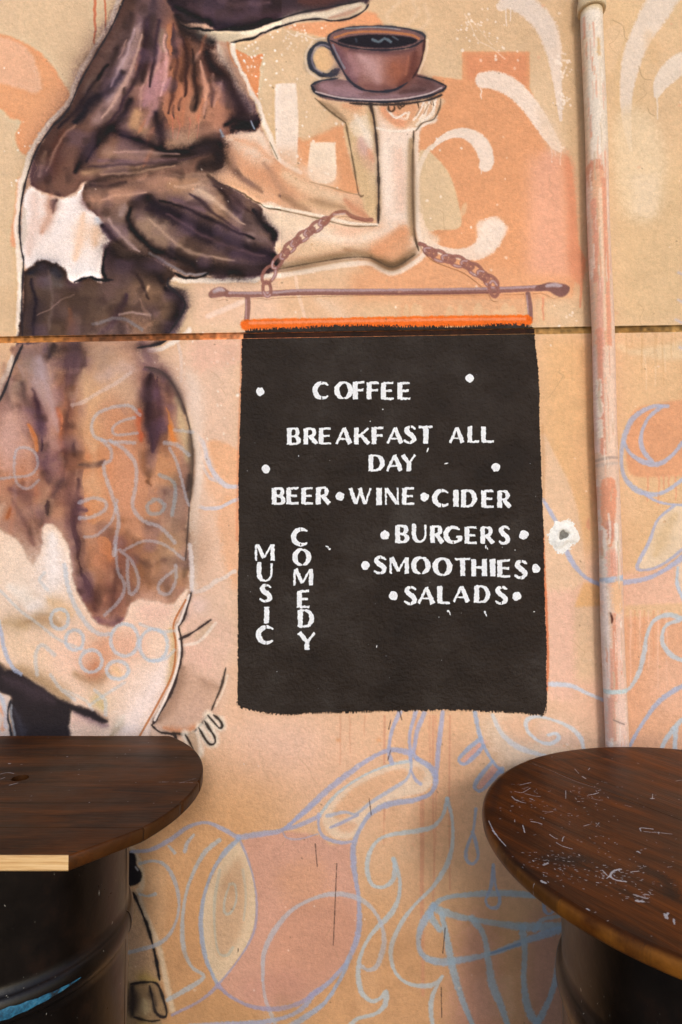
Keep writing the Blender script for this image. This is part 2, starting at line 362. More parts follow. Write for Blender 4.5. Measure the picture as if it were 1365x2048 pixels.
def blue_lines():
    V = (166, 172, 198); B = (158, 176, 200); L = (184, 200, 204); C = (163, 186, 196)
    def ln(p, w, c=V, a=.82): stroke([(q[0], q[1], w * (.86 + .2 * math.sin(i * 1.7 + p[0][0]))) for i, q in enumerate(p)], w, c, a, .5, .9)
    # kettle
    ln([(262, 1703), (300, 1700), (340, 1680), (375, 1655), (410, 1645), (440, 1655), (478, 1676)], 9)
    ln([(478, 1675), (520, 1668), (565, 1660), (600, 1630), (650, 1585), (700, 1545), (750, 1512), (785, 1500), (820, 1506), (835, 1518)], 11)
    ln([(565, 1660), (600, 1650), (640, 1632)], 8); ln([(572, 1655), (610, 1625), (640, 1600)], 7)
    ln([(835, 1518), (862, 1535), (872, 1560), (862, 1586), (830, 1600), (780, 1608), (745, 1625), (722, 1655), (708, 1690), (708, 1730), (714, 1770), (718, 1800), (719, 1850), (710, 1890), (688, 1932), (655, 1968), (625, 1990), (610, 2012), (578, 2032), (520, 2045), (440, 2050), (380, 2052)], 11, (160, 172, 200))
    ln([(700, 1915), (680, 1960), (650, 2005), (610, 2035), (580, 2052)], 10, B)
    ln([(640, 1632), (650, 1616), (680, 1583), (730, 1550), (780, 1530), (822, 1522)], 6, L)
    ln([(638, 1628), (638, 1655), (650, 1675), (680, 1685), (706, 1683)], 7); ln([(655, 1632), (690, 1624), (712, 1628), (742, 1605), (790, 1575), (812, 1560), (822, 1540), (822, 1512)], 7, (178, 186, 202))
    ln([(716, 1630), (685, 1645), (662, 1655)], 6); ln([(822, 1540), (832, 1560), (842, 1568)], 6); ln([(565, 1662), (575, 1676), (600, 1678), (636, 1668)], 4, V, .6)
    ln([(800, 1424), (785, 1460), (778, 1500), (784, 1526)], 9); ln([(832, 1424), (820, 1470), (822, 1520)], 9); ln([(849, 1426), (834, 1465), (828, 1505)], 9); ln([(886, 1424), (878, 1490), (872, 1560)], 9)
    # flames
    ln([(895, 1598), (886, 1630), (868, 1652), (840, 1661), (790, 1668), (757, 1680), (739, 1708), (735, 1742), (746, 1770), (768, 1774), (786, 1760), (790, 1742), (788, 1718)], 9, L)
    ln([(788, 1718), (800, 1760), (797, 1798), (780, 1830), (750, 1860), (728, 1895), (717, 1935), (722, 1980), (742, 2002), (762, 1996), (773, 1984), (770, 2010), (750, 2028), (715, 2038), (696, 2056)], 10, L)
    ln([(895, 1598), (905, 1640), (905, 1690), (893, 1732), (865, 1775), (830, 1810), (802, 1848), (783, 1895), (788, 1938), (812, 1965), (850, 1972), (874, 1966), (885, 1953), (870, 1980), (862, 2010), (866, 2056)], 9, L)
    ln([(526, 1960), (528, 1910), (545, 1868), (580, 1824), (625, 1798), (670, 1788), (715, 1796), (747, 1820), (765, 1855), (768, 1890), (755, 1930), (738, 1940), (722, 1932)], 10, (180, 190, 200), .7)
    ln([(526, 1960), (532, 2000), (550, 2046)], 8, (180, 190, 200), .6)
    # lens
    ln([(478, 1678), (450, 1705), (425, 1745), (408, 1795), (402, 1850), (410, 1910), (425, 1948), (436, 1970)], 9, B)
    ln([(436, 1970), (460, 1942), (490, 1900), (509, 1860), (514, 1810), (508, 1760), (495, 1715), (482, 1684)], 5, (168, 166, 188))
    ln([(436, 1970), (460, 1992), (500, 2012), (550, 2018), (600, 2006), (640, 1978)], 9, (162, 158, 186)); ln([(436, 1972), (400, 2002), (345, 2030)], 8, (164, 158, 180))
    ln([(460, 1768), (470, 1770), (473, 1800), (462, 1825), (450, 1825), (450, 1800), (460, 1768)], 6, (180, 188, 176), .7)
    ln([(440, 1740), (430, 1800), (430, 1860), (438, 1905), (455, 1910), (466, 1895)], 6, (182, 190, 176), .55); ln([(486, 1740), (492, 1790), (488, 1840)], 6, (184, 190, 176), .45)
    # left of lens
    ln([(280, 1727), (310, 1722), (335, 1735), (354, 1775), (358, 1818), (345, 1860), (318, 1887), (258, 1905)], 8, (176, 180, 184))
    ln([(440, 1680), (410, 1705), (385, 1750), (370, 1800), (365, 1860), (370, 1905), (385, 1935), (408, 1953), (380, 1975), (335, 2000)], 9, (180, 188, 190))
    ln([(388, 1670), (376, 1684), (370, 1702)], 8, (184, 190, 196)); ln([(338, 1692), (350, 1706)], 7, (184, 190, 192)); ln([(280, 1788), (295, 1792), (311, 1788)], 7, (184, 190, 192))
    # cup
    ln([(880, 1860), (862, 1830), (876, 1804), (905, 1793), (980, 1787), (1060, 1790), (1150, 1806)], 12, C); ln([(868, 1816), (900, 1828), (940, 1838), (1000, 1848), (1060, 1854), (1150, 1850)], 15, C)
    ln([(868, 1812), (846, 1848), (837, 1884), (848, 1912), (880, 1924), (935, 1918), (990, 1905), (1050, 1882), (1150, 1850)], 14, (158, 182, 200)); ln([(978, 1908), (1010, 1898), (1040, 1888)], 6, (120, 150, 180), .8)
    ln([(884, 1828), (895, 1880), (905, 1932), (920, 1985), (948, 2056)], 14, C); ln([(945, 1838), (968, 1870), (977, 1920), (984, 1965), (1002, 2010), (1018, 2056)], 15, C)
    ln([(1045, 1856), (1050, 1900), (1048, 1960), (1056, 2015), (1075, 2042), (1096, 2005), (1112, 1960), (1120, 1920)], 15, C); ln([(1070, 1860), (1085, 1840), (1120, 1832)], 10, C, .7); ln([(1075, 2042), (1080, 2075)], 15, C)
    # drops
    ln([(952, 1618), (947, 1660), (934, 1696), (933, 1718), (945, 1728), (956, 1716), (954, 1692), (945, 1664)], 7, B); ln([(987, 1730), (983, 1772), (972, 1800), (980, 1815), (995, 1814), (1000, 1798), (992, 1772), (987, 1732)], 7, B)
    ln([(1088, 1806), (1090, 1822), (1100, 1828), (1112, 1818)], 7, B)
    ln([(950, 1424), (962, 1478), (984, 1520), (1010, 1550)], 8, B); ln([(962, 1476), (930, 1504), (918, 1520), (930, 1528), (950, 1512), (968, 1492)], 8, B); ln([(986, 1522), (958, 1556), (950, 1574), (960, 1582), (976, 1570), (1004, 1538)], 8, B)
    # right of the board
    ln([(985, 1430), (1005, 1468), (1038, 1495), (1090, 1512)], 10, (202, 208, 210), .7)
    ln([(1168, 1500), (1162, 1476), (1142, 1456), (1110, 1441), (1075, 1433), (1054, 1441), (1056, 1462), (1078, 1482), (1102, 1487), (1118, 1476), (1112, 1467), (1097, 1470)], 8, (206, 214, 216), .85)
    ln([(1094, 1368), (1140, 1371), (1178, 1388), (1212, 1402)], 9, (198, 208, 218), .9)
    ln([(1086, 998), (1100, 1022), (1112, 1042)], 8, (172, 182, 208)); ln([(1132, 1100), (1150, 1132), (1172, 1155), (1202, 1170)], 10, (168, 180, 210))
    ln([(1240, 1166), (1290, 1158), (1330, 1140), (1368, 1112), (1400, 1080)], 11, (170, 182, 210))
    ln([(1336, 812), (1302, 814), (1266, 838), (1248, 878), (1243, 920), (1250, 955), (1274, 980), (1310, 989), (1344, 975), (1400, 930)], 10, (170, 182, 206))
    ln([(1248, 885), (1262, 908), (1288, 924), (1318, 928), (1345, 910), (1366, 885)], 10, (170, 182, 206)); ln([(1322, 814), (1296, 838), (1283, 870), (1286, 900), (1304, 922)], 9, (170, 182, 206))
    ln([(1285, 986), (1325, 1006), (1400, 1012)], 7, (172, 180, 206)); ln([(1348, 1012), (1316, 1040), (1298, 1085), (1275, 1132), (1290, 1140), (1330, 1126), (1400, 1070)], 7, (172, 180, 206))
    ln([(1356, 1135), (1355, 1168), (1368, 1200)], 7, (176, 196, 212)); ln([(1400, 1250), (1362, 1236), (1335, 1230), (1308, 1242), (1294, 1272), (1288, 1310), (1277, 1348), (1258, 1378), (1240, 1384)], 9, (182, 200, 208))
    ln([(1360, 1240), (1332, 1252), (1325, 1282), (1340, 1308), (1368, 1322)], 9, (182, 200, 208)); ln([(1400, 1362), (1362, 1374), (1320, 1402), (1286, 1446), (1258, 1495)], 9, (160, 176, 202))
    ln([(1400, 1420), (1364, 1440), (1335, 1475), (1322, 1500)], 9, (182, 200, 208)); ln([(1352, 1456), (1350, 1500)], 9, (182, 200, 208))
    for x, y in ((1358, 545), (1356, 600), (1352, 640), (1360, 695)): air([(x, y), (x + 12, y + 6)], 8, (190, 188, 210), .6)
# ---------------------------------------------------------------- the mural: the cow figure, cup, bar and chains
COW_OUT = [(262, -40), (247, 0), (222, 55), (190, 110), (162, 160), (138, 215), (108, 248), (80, 288), (62, 328), (46, 385), (38, 450), (42, 490), (48, 530), (44, 570), (44, 620), (46, 660), (44, 686),
           (28, 725), (12, 775), (-6, 812), (-40, 870), (-120, 1000), (-130, 1250), (-60, 1310), (0, 1335), (22, 1395), (20, 1440), (40, 1500), (280, 1500), (305, 1450), (335, 1395), (352, 1340), (360, 1290),
           (352, 1250), (372, 1212), (384, 1180), (378, 1140), (374, 1060), (382, 990), (386, 930), (382, 870), (370, 822), (350, 775), (322, 742), (290, 728), (268, 700), (300, 690), (328, 684), (344, 655),
           (366, 622), (370, 602), (352, 582), (334, 566), (345, 552), (400, 556), (480, 552), (550, 545), (620, 534), (690, 522), (740, 521), (785, 540), (830, 516), (843, 500), (832, 470), (828, 400), (830, 330), (830, 262),
           (868, 234), (880, 215), (880, 196), (800, 205), (640, 196), (690, 243), (700, 300), (718, 385), (640, 372), (600, 352), (556, 324), (536, 280), (512, 222), (492, 160), (468, 120), (460, 86),
           (520, 72), (560, 54), (620, 40), (670, 42), (715, 30), (738, 6), (742, -40)]
CUP_OUT = [(655, 74), (672, 62), (700, 55), (750, 53), (800, 56), (840, 64), (850, 76), (848, 92), (838, 130), (826, 152), (860, 160), (893, 172), (882, 188), (850, 198), (780, 208), (700, 204), (645, 195),
           (623, 172), (640, 162), (670, 158), (654, 155), (630, 145), (617, 118), (622, 96), (638, 88), (660, 94)]
K = (34, 28, 34)

def cow():
    # pale halo that follows the figure
    Hh = (240, 226, 206)
    for p, w in (([(258, -40), (240, 0), (216, 55), (184, 110), (156, 160), (132, 213), (102, 246), (74, 286), (56, 326), (40, 385), (32, 450), (36, 490), (40, 530), (38, 600), (38, 684), (20, 730), (4, 775), (-12, 812)], 12),
                 ([(340, 552), (400, 562), (480, 558), (550, 552), (620, 541), (690, 529), (740, 527), (785, 546), (836, 520), (850, 500), (838, 470), (834, 400), (836, 262), (870, 240)], 11),
                 ([(462, 86), (472, 125), (496, 160), (518, 215), (540, 270), (558, 318), (600, 346)], 10),
                 ([(392, 870), (396, 930), (392, 1000), (384, 1060), (388, 1170)], 16), ([(300, 700), (330, 696), (380, 660)], 10)):
        stroke(p, w, Hh, .85, .8, .6)
    poly([(836, 300), (846, 440), (880, 478), (860, 492), (842, 470)], (236, 214, 186), 3, .8)
    poly([(372, 735), (400, 770), (410, 860), (396, 1100), (392, 1180), (384, 1180), (376, 1060), (386, 940), (372, 810)], (232, 212, 192), 8, .8)
    poly(COW_OUT, (196, 160, 132), 1.2, 1, .5)
    # ---------- far arm (pale orange)
    poly([(445, 280), (500, 262), (530, 272), (552, 320), (600, 350), (640, 371), (718, 386), (703, 330), (690, 244), (742, 210), (752, 300), (757, 440), (690, 442), (600, 430), (520, 412), (450, 372), (412, 345)], (226, 180, 142), 2, .95)
    poly([(448, 278), (490, 262), (525, 262), (548, 318), (520, 340), (470, 322)], (235, 218, 196), 6, .8)
    air([(455, 300), (500, 330), (560, 365), (640, 400)], 44, (206, 146, 104), .75)
    air([(470, 282), (505, 288), (540, 318)], 14, (222, 168, 128), .6)
    air([(440, 305), (470, 340), (520, 385)], 16, (128, 92, 66), .55); air([(530, 330), (560, 372), (590, 410)], 14, (170, 130, 100), .5)
    air([(570, 350), (620, 380), (690, 400)], 26, (228, 204, 168), .7); air([(600, 405), (680, 420), (742, 424)], 20, (212, 176, 132), .6)
    air([(690, 400), (722, 428), (745, 436)], 14, (198, 128, 92), .7)
    poly([(690, 244), (740, 212), (752, 290), (755, 434), (735, 430), (722, 390), (705, 330)], (216, 188, 142), 2, .9)
    poly([(700, 232), (726, 214), (744, 262), (745, 300), (720, 280), (704, 262)], (232, 214, 184), 3, .9)
    poly([(722, 274), (738, 296), (752, 320), (748, 345), (724, 332), (712, 300)], (212, 168, 138), 3, .7)
    # hands under the saucer
    poly([(636, 196), (742, 206), (735, 226), (706, 242), (692, 244), (660, 220)], (224, 188, 146), 2, .95)
    poly([(745, 206), (882, 196), (880, 218), (866, 236), (832, 256), (800, 262), (762, 250)], (223, 188, 150), 2, .95)
    poly([(765, 210), (832, 206), (834, 226), (812, 254), (780, 246)], (219, 160, 116), 3, .85)
    poly([(836, 208), (876, 200), (872, 226), (846, 240)], (222, 178, 140), 3, .7)
    for p in ([(834, 250), (850, 232), (852, 210)], [(868, 204), (866, 228), (846, 244)], [(775, 216), (790, 232), (812, 238), (818, 226)]): stroke(p, 6, (240, 228, 206), .85, .6)
    for p in ([(778, 212), (780, 222), (786, 223), (790, 214)], [(796, 212), (800, 218), (806, 212)], [(836, 206), (838, 216)], [(860, 202), (864, 210)]): line(p, 3.4, (60, 45, 34), .8)
    # ---------- near forearm (cream)
    poly([(748, 210), (765, 232), (800, 258), (830, 262), (828, 330), (828, 440), (832, 470), (842, 500), (830, 515), (786, 536), (740, 519), (690, 520), (620, 532), (550, 545), (470, 552), (400, 552), (420, 520), (520, 410), (600, 428), (700, 446), (756, 448), (752, 300)], (233, 207, 178), 1.5, .97)
    poly([(752, 240), (790, 262), (826, 266), (822, 440), (790, 470), (768, 440), (758, 330)], (241, 222, 202), 6, .9)
    air([(556, 440), (640, 462), (740, 470)], 44, (234, 212, 180), .85); air([(660, 450), (700, 462), (760, 455)], 16, (232, 188, 152), .5)
    air([(560, 500), (650, 498), (740, 480)], 34, (226, 192, 150), .8); air([(560, 520), (640, 515), (700, 500)], 16, (214, 168, 128), .7)
    air([(790, 300), (795, 420)], 22, (226, 196, 172), .45)
    poly([(755, 480), (790, 455), (815, 452), (822, 490), (810, 515), (785, 528), (740, 512)], (218, 162, 118), 7, .9)
    air([(690, 500), (742, 508), (780, 528), (808, 514), (830, 500)], 16, (150, 112, 76), .65); air([(760, 520), (786, 532), (812, 518)], 10, (70, 54, 30), .7)
    air([(550, 540), (600, 532), (650, 518), (700, 508)], 12, (136, 104, 74), .6)
    air([(823, 280), (821, 400), (824, 470)], 11, (160, 134, 94), .7); line([(828, 262), (826, 330), (827, 440), (832, 480), (838, 502)], 3.6, (66, 50, 36), .8)
    air([(440, 400), (470, 470)], 10, (200, 180, 150), .5)
    # modelling of the hands and forearms
    air([(742, 215), (752, 262), (757, 330), (757, 430)], 13, (150, 120, 82), .6); air([(712, 300), (730, 360), (738, 420)], 16, (206, 176, 130), .6)
    air([(640, 202), (665, 218), (692, 240)], 9, (128, 104, 76), .55); air([(690, 212), (722, 214)], 16, (226, 166, 122), .8); air([(712, 232), (730, 262), (742, 300)], 12, (240, 226, 204), .8)
    air([(722, 280), (732, 310)], 16, (206, 172, 164), .7); air([(738, 300), (746, 322)], 12, (220, 158, 122), .7); air([(765, 218), (790, 236), (806, 250)], 20, (226, 160, 120), .85); air([(820, 240), (812, 256)], 10, (214, 168, 128), .6)
    for p in ([(848, 206), (838, 226), (828, 240)], [(860, 202), (852, 222), (840, 238)], [(872, 200), (866, 222), (852, 238)], [(776, 220), (792, 236), (812, 226)]): stroke(p, 4.5, (243, 231, 212), .9, .5)
    for p in ([(842, 214), (832, 232)], [(857, 210), (848, 228)]): stroke(p, 3, (170, 128, 92), .7, .7)
    for p in ([(777, 212), (778, 220), (784, 223), (790, 218), (788, 212)], [(800, 210), (806, 214), (811, 208)], [(836, 206), (838, 216)], [(866, 203), (868, 212)]): line(p, 3.2, (70, 50, 34), .85)
    stroke([(752, 256), (780, 262), (810, 262), (836, 256), (860, 244), (874, 232)], 5, (243, 231, 212), .85, .5)
    air([(822, 280), (824, 340), (823, 410), (828, 470)], 14, (164, 136, 100), .65); air([(826, 300), (826, 400), (830, 480)], 6, (96, 76, 56), .6)
    air([(770, 290), (776, 400)], 26, (247, 232, 212), .7); air([(800, 300), (804, 420)], 18, (234, 198, 172), .6)
    air([(744, 506), (776, 480), (806, 466)], 34, (222, 158, 112), .85); air([(670, 468), (720, 462)], 22, (236, 190, 158), .6); air([(690, 486), (720, 478)], 14, (226, 170, 128), .6)
    air([(600, 462), (690, 480), (752, 470), (790, 452)], 18, (243, 226, 204), .7); air([(555, 536), (620, 524), (690, 512), (742, 512)], 14, (132, 108, 76), .65); air([(742, 514), (776, 532), (800, 530), (830, 508)], 13, (104, 80, 54), .8)
    air([(400, 350), (450, 362), (520, 398)], 10, (206, 160, 120), .5); air([(620, 400), (690, 416)], 12, (150, 118, 84), .5); air([(560, 392), (620, 424)], 13, (140, 106, 76), .55)
    line([(560, 538), (620, 527), (690, 516), (740, 516), (786, 534), (830, 510)], 2.4, (70, 54, 40), .6)
    # outlines of the arms
    line([(740, 206), (748, 236), (755, 300), (758, 380), (757, 446)], 4.8, (54, 42, 36)); line([(692, 246), (706, 320), (718, 388), (727, 391)], 3, (90, 72, 50), .7)
    line([(630, 196), (660, 222), (692, 246)], 3.4, (80, 64, 44), .7); line([(832, 262), (846, 246), (868, 238), (880, 214), (882, 198)], 3.2, (90, 76, 58), .7)
    stroke([(526, 414), (580, 420), (640, 432), (700, 446), (754, 450)], 6, (240, 226, 202), .9, .5); line([(415, 345), (450, 370), (490, 395), (530, 416), (560, 420), (640, 438), (700, 452), (756, 452)], 2.6, (110, 90, 60), .7)
    line([(620, 364), (660, 374), (700, 386), (727, 392)], 2.4, (150, 120, 84), .6)
    # ---------- chin
    poly([(330, -60), (742, -60), (738, 2), (724, 14), (700, 12), (650, 22), (600, 34), (560, 40), (540, 50), (500, 58), (450, 62), (410, 50), (360, 40), (325, 10)], (54, 40, 46), 2, 1)
    air([(380, 6), (440, 30), (520, 32), (590, 20)], 26, (82, 60, 66), .75); air([(440, 2), (480, 10), (540, 4)], 16, (110, 82, 86), .5)
    air([(600, 4), (650, 0), (690, -6)], 20, (96, 54, 42), .6); air([(360, 20), (400, 46)], 14, (66, 74, 84), .4)
    air([(640, -20), (700, -14)], 14, (40, 32, 36), .8); air([(350, 10), (420, 44), (490, 50), (540, 40)], 12, (26, 22, 28), .8)
    poly([(393, 62), (440, 62), (490, 60), (530, 52), (560, 38), (610, 28), (655, 22), (690, 8), (722, 4), (734, 10), (728, 22), (700, 36), (665, 41), (620, 39), (570, 50), (530, 64), (490, 76), (460, 86), (430, 85), (405, 80)], (206, 190, 160), 2, .97)
    air([(480, 68), (540, 56), (600, 34), (660, 30), (716, 10)], 12, (226, 214, 190), .8); air([(660, 36), (700, 26), (722, 14)], 8, (176, 130, 108), .7)
    line([(460, 86), (490, 78), (530, 64), (565, 52), (600, 42), (640, 38), (665, 42), (700, 37), (728, 22), (738, 8)], 3.4); line([(330, 8), (350, 40), (400, 60), (440, 60), (500, 58), (545, 44), (600, 26), (660, 14), (722, 2)], 4)
    # ---------- neck and shoulder patch
    SH = [(262, -60), (247, 0), (224, 55), (192, 110), (164, 160), (140, 215), (110, 248), (84, 290), (66, 330), (62, 372), (86, 384), (118, 392), (148, 386), (168, 366), (200, 372), (260, 366), (340, 352), (410, 345), (446, 330), (445, 285),
          (446, 276), (480, 262), (514, 255), (521, 238), (494, 232), (482, 200), (462, 160), (436, 132), (416, 110), (420, 100), (440, 96), (400, 78), (360, 40), (330, -10), (330, -60)]
    poly(SH, (122, 86, 70), 2, .97)
    air([(440, 92), (450, 120), (472, 165), (500, 225)], 12, (222, 206, 184), .7)
    air([(268, -30), (240, 60), (200, 130), (150, 225), (100, 300), (80, 350)], 60, (86, 62, 54), .9)
    air([(296, 20), (262, 110), (226, 190), (196, 240)], 50, (160, 128, 120), .9); air([(282, 50), (250, 130), (218, 200)], 22, (190, 160, 152), .65)
    air([(345, 60), (352, 120), (352, 200), (345, 260)], 62, (186, 116, 78), .95); air([(318, 90), (310, 150), (292, 210)], 30, (178, 130, 136), .75); air([(330, 130), (316, 190), (296, 250)], 22, (196, 146, 148), .5)
    air([(420, 150), (438, 195), (440, 240), (420, 270)], 52, (192, 130, 98), .9); air([(390, 200), (400, 250)], 40, (196, 140, 104), .7); air([(320, 60), (332, 100)], 16, (158, 140, 108), .6)
    air([(270, 225), (275, 262), (340, 290), (390, 276)], 36, (196, 152, 108), .85); air([(220, 300), (290, 310), (370, 318)], 42, (168, 130, 108), .8)
    air([(170, 345), (260, 335), (320, 330)], 30, (176, 138, 100), .7); air([(330, 268), (420, 290)], 26, (180, 144, 116), .7)
    air([(245, 150), (215, 180), (180, 205), (150, 245)], 22, (38, 32, 44), .85); air([(232, 100), (218, 150), (200, 175)], 20, (60, 44, 46), .7); air([(195, 150), (170, 190)], 16, (112, 92, 84), .5)
    air([(262, 200), (236, 240), (200, 272), (170, 312), (152, 345)], 24, (42, 30, 34), .9); air([(130, 270), (104, 320), (96, 360)], 30, (96, 58, 46), .8); air([(92, 300), (78, 350)], 12, (170, 130, 104), .5)
    air([(222, 258), (262, 275), (310, 292), (330, 306)], 22, (44, 30, 36), .85); air([(314, 225), (320, 262), (324, 298)], 20, (44, 30, 34), .85); air([(296, 40), (296, 100), (286, 160)], 20, (64, 42, 46), .75)
    air([(310, 0), (300, 50), (310, 90)], 26, (62, 46, 48), .8); air([(268, 30), (250, 80), (230, 100)], 26, (66, 48, 48), .6); air([(340, 160), (330, 180)], 14, (170, 130, 150), .4)
    air([(366, 60), (372, 110), (364, 160)], 24, (82, 52, 40), .8); air([(388, 110), (394, 170), (390, 220)], 16, (84, 58, 44), .75); air([(352, 30), (380, 62), (430, 86)], 22, (40, 32, 34), .85)
    air([(416, 104), (432, 138), (458, 168), (478, 205), (490, 240)], 34, (44, 28, 30), .95); air([(452, 250), (480, 244), (508, 240)], 22, (40, 28, 34), .95); poly([(498, 230), (514, 228), (520, 240), (512, 254), (486, 262), (458, 268), (470, 250)], (42, 32, 38), 5, .85)
    air([(388, 292), (430, 286), (446, 290)], 22, (36, 28, 30), .95); air([(330, 306), (390, 302), (430, 300), (434, 325), (400, 338)], 32, (40, 30, 30), .95); air([(350, 325), (290, 338), (220, 356), (180, 370)], 18, (56, 42, 40), .85)
    air([(200, 318), (280, 322), (350, 316)], 10, (122, 92, 96), .6); air([(396, 262), (440, 262)], 18, (176, 130, 104), .6); air([(440, 262), (447, 276)], 8, (130, 150, 164), .7); air([(502, 240), (508, 254)], 5, (140, 160, 172), .8)
    for x in (346, 358, 380, 398): drip(x, 232, 275, 2, (206, 110, 92), .35)
    for i in range(26):   # fine dry brushing down the folds
        x, y = rng.uniform(250, 450), rng.uniform(60, 300); air([(x, y), (x - rng.uniform(0, 20), y + rng.uniform(20, 50))], rng.uniform(5, 10), [(60, 42, 44), (206, 160, 140), (200, 120, 80)][i % 3], .28)
    # ---------- white shoulder band
    poly([(58, 376), (86, 388), (118, 396), (150, 390), (168, 372), (176, 410), (200, 440), (224, 486), (208, 500), (208, 555), (200, 562), (150, 570), (120, 552), (90, 522), (50, 535), (42, 480), (44, 420)], (243, 232, 222), 3, .98)
    air([(70, 390), (66, 440), (60, 510)], 24, (226, 200, 184), .7); air([(104, 392), (98, 430), (84, 465)], 22, (196, 146, 118), .7); air([(112, 400), (104, 425)], 14, (110, 76, 62), .7)
    air([(150, 400), (130, 440), (112, 480)], 30, (240, 230, 222), .9); air([(165, 430), (160, 470), (150, 520)], 20, (234, 196, 160), .6); air([(195, 455), (190, 490)], 30, (216, 176, 138), .7)
    air([(188, 540), (150, 548)], 30, (226, 222, 216), .7); air([(200, 430), (176, 408), (172, 380)], 16, (110, 80, 78), .75); air([(192, 440), (206, 452)], 14, (178, 188, 200), .7)
    air([(48, 420), (46, 500)], 10, (206, 190, 170), .6)
    # ---------- near upper arm
    AR = [(168, 372), (220, 366), (300, 356), (360, 348), (412, 346), (450, 372), (500, 404), (524, 420), (524, 440), (548, 458), (554, 476), (548, 500), (565, 525), (540, 545), (470, 551), (410, 552), (380, 548), (340, 534), (310, 520), (260, 500), (226, 484), (205, 446), (176, 415)]
    poly(AR, (120, 92, 78), 2.5, .98)
    air([(190, 395), (240, 385), (300, 372), (350, 362)], 42, (178, 132, 104), .9); air([(210, 440), (236, 462), (262, 486)], 34, (150, 124, 114), .75); air([(250, 412), (240, 430)], 18, (150, 128, 120), .6)
    air([(280, 430), (300, 462), (340, 500)], 46, (152, 124, 100), .9); air([(300, 430), (330, 460)], 28, (176, 146, 112), .8); air([(380, 372), (430, 400), (450, 440)], 50, (172, 136, 106), .9); air([(390, 380), (420, 398)], 24, (190, 164, 144), .8)
    air([(430, 440), (480, 452)], 30, (180, 140, 104), .8); air([(340, 372), (390, 360)], 24, (168, 128, 94), .8); air([(400, 462), (470, 475), (530, 480)], 20, (128, 104, 100), .7)
    air([(292, 398), (340, 425), (400, 455), (470, 490), (545, 512)], 34, (42, 32, 42), .95); air([(300, 415), (350, 440), (420, 480)], 26, (52, 38, 48), .8)
    air([(262, 420), (256, 440), (275, 468), (310, 500), (350, 518)], 12, (38, 28, 30), .95); air([(262, 420), (280, 402), (296, 396)], 18, (58, 42, 36), .85)
    air([(340, 505), (400, 535), (470, 542), (548, 530)], 30, (40, 30, 30), .95); air([(360, 490), (420, 515)], 18, (96, 74, 60), .7); air([(440, 380), (480, 430), (500, 448)], 14, (56, 40, 38), .8); air([(415, 350), (450, 376), (480, 410)], 10, (90, 66, 52), .6)
    air([(505, 425), (520, 442), (545, 465), (545, 478)], 20, (38, 32, 40), .95); air([(350, 398), (410, 420)], 14, (110, 84, 88), .7); air([(460, 505), (545, 520)], 18, (60, 44, 56), .7); air([(480, 430), (510, 460), (500, 480)], 22, (140, 116, 110), .6)
    air([(180, 372), (210, 372), (250, 362)], 12, (70, 50, 48), .6); air([(206, 455), (232, 485), (270, 510)], 14, (50, 34, 36), .9)
    stroke([(300, 505), (340, 530), (380, 548), (414, 550)], 6, (150, 150, 154), .55, .8); line([(350, 546), (385, 556), (410, 553), (416, 548)], 4.5)
    # ---------- flank patch above the joint
    FL = [(48, 552), (50, 540), (66, 528), (82, 520), (108, 528), (128, 542), (138, 562), (152, 568), (168, 556), (190, 556), (210, 564), (206, 520), (212, 500), (226, 482), (262, 500), (310, 520), (350, 545), (334, 566), (340, 578), (356, 588), (370, 604), (366, 622), (346, 652), (334, 670), (326, 686), (270, 700), (200, 720), (44, 720), (44, 620)]
    poly(FL, (92, 72, 60), 2, .98)
    air([(60, 545), (90, 535), (120, 555)], 24, (54, 52, 62), .9); air([(90, 560), (120, 570)], 26, (100, 92, 92), .6); air([(70, 600), (70, 670)], 34, (60, 48, 54), .8); air([(130, 600), (140, 660), (120, 700)], 50, (94, 72, 56), .8)
    air([(140, 620), (146, 668)], 14, (120, 76, 46), .7); air([(270, 580), (300, 600), (270, 640)], 60, (138, 106, 78), .85); air([(300, 650), (260, 670)], 24, (150, 114, 90), .8); air([(220, 500), (240, 520), (290, 528), (330, 560)], 40, (46, 34, 34), .95)
    air([(250, 590), (232, 640), (200, 670)], 14, (68, 48, 60), .75); air([(335, 575), (360, 600), (352, 640), (335, 668)], 24, (44, 34, 36), .9); line([(212, 500), (208, 530), (214, 560)], 6); line([(150, 566), (176, 555), (200, 558), (230, 562)], 5, K, .85)
    air([(240, 560), (210, 600)], 20, (110, 84, 72), .6); air([(296, 578), (292, 588)], 12, (206, 166, 124), .6)
    stroke([(76, 628), (150, 590)], 3, (160, 130, 114), .35, .8); stroke([(240, 632), (270, 628), (300, 632)], 6, (170, 146, 136), .5, .8); stroke([(188, 646), (230, 640), (260, 644), (284, 658)], 7, (116, 120, 126), .5, .8)
    # ---------- body below the joint
    LB = [(44, 686), (30, 720), (12, 772), (-6, 812), (-60, 900), (-60, 1010), (0, 1010), (10, 1000), (0, 1040), (0, 1056), (40, 1082), (66, 1130), (78, 1110), (88, 1058), (100, 1048), (118, 1062), (140, 1110), (148, 1160), (172, 1214), (196, 1246), (222, 1256), (246, 1242), (256, 1224), (262, 1206), (290, 1196),
          (330, 1206), (350, 1206), (368, 1186), (378, 1140), (374, 1060), (382, 990), (386, 930), (382, 870), (370, 822), (350, 775), (322, 742), (295, 734), (276, 712), (290, 690), (326, 684), (330, 676)]
    poly(LB, (172, 130, 102), 3, .97)
    air([(20, 800), (70, 820), (60, 900), (50, 960)], 110, (150, 110, 96), .85)
    air([(200, 720), (210, 780)], 90, (206, 164, 122), .9); air([(200, 760), (232, 742), (262, 740)], 34, (204, 176, 162), .75)
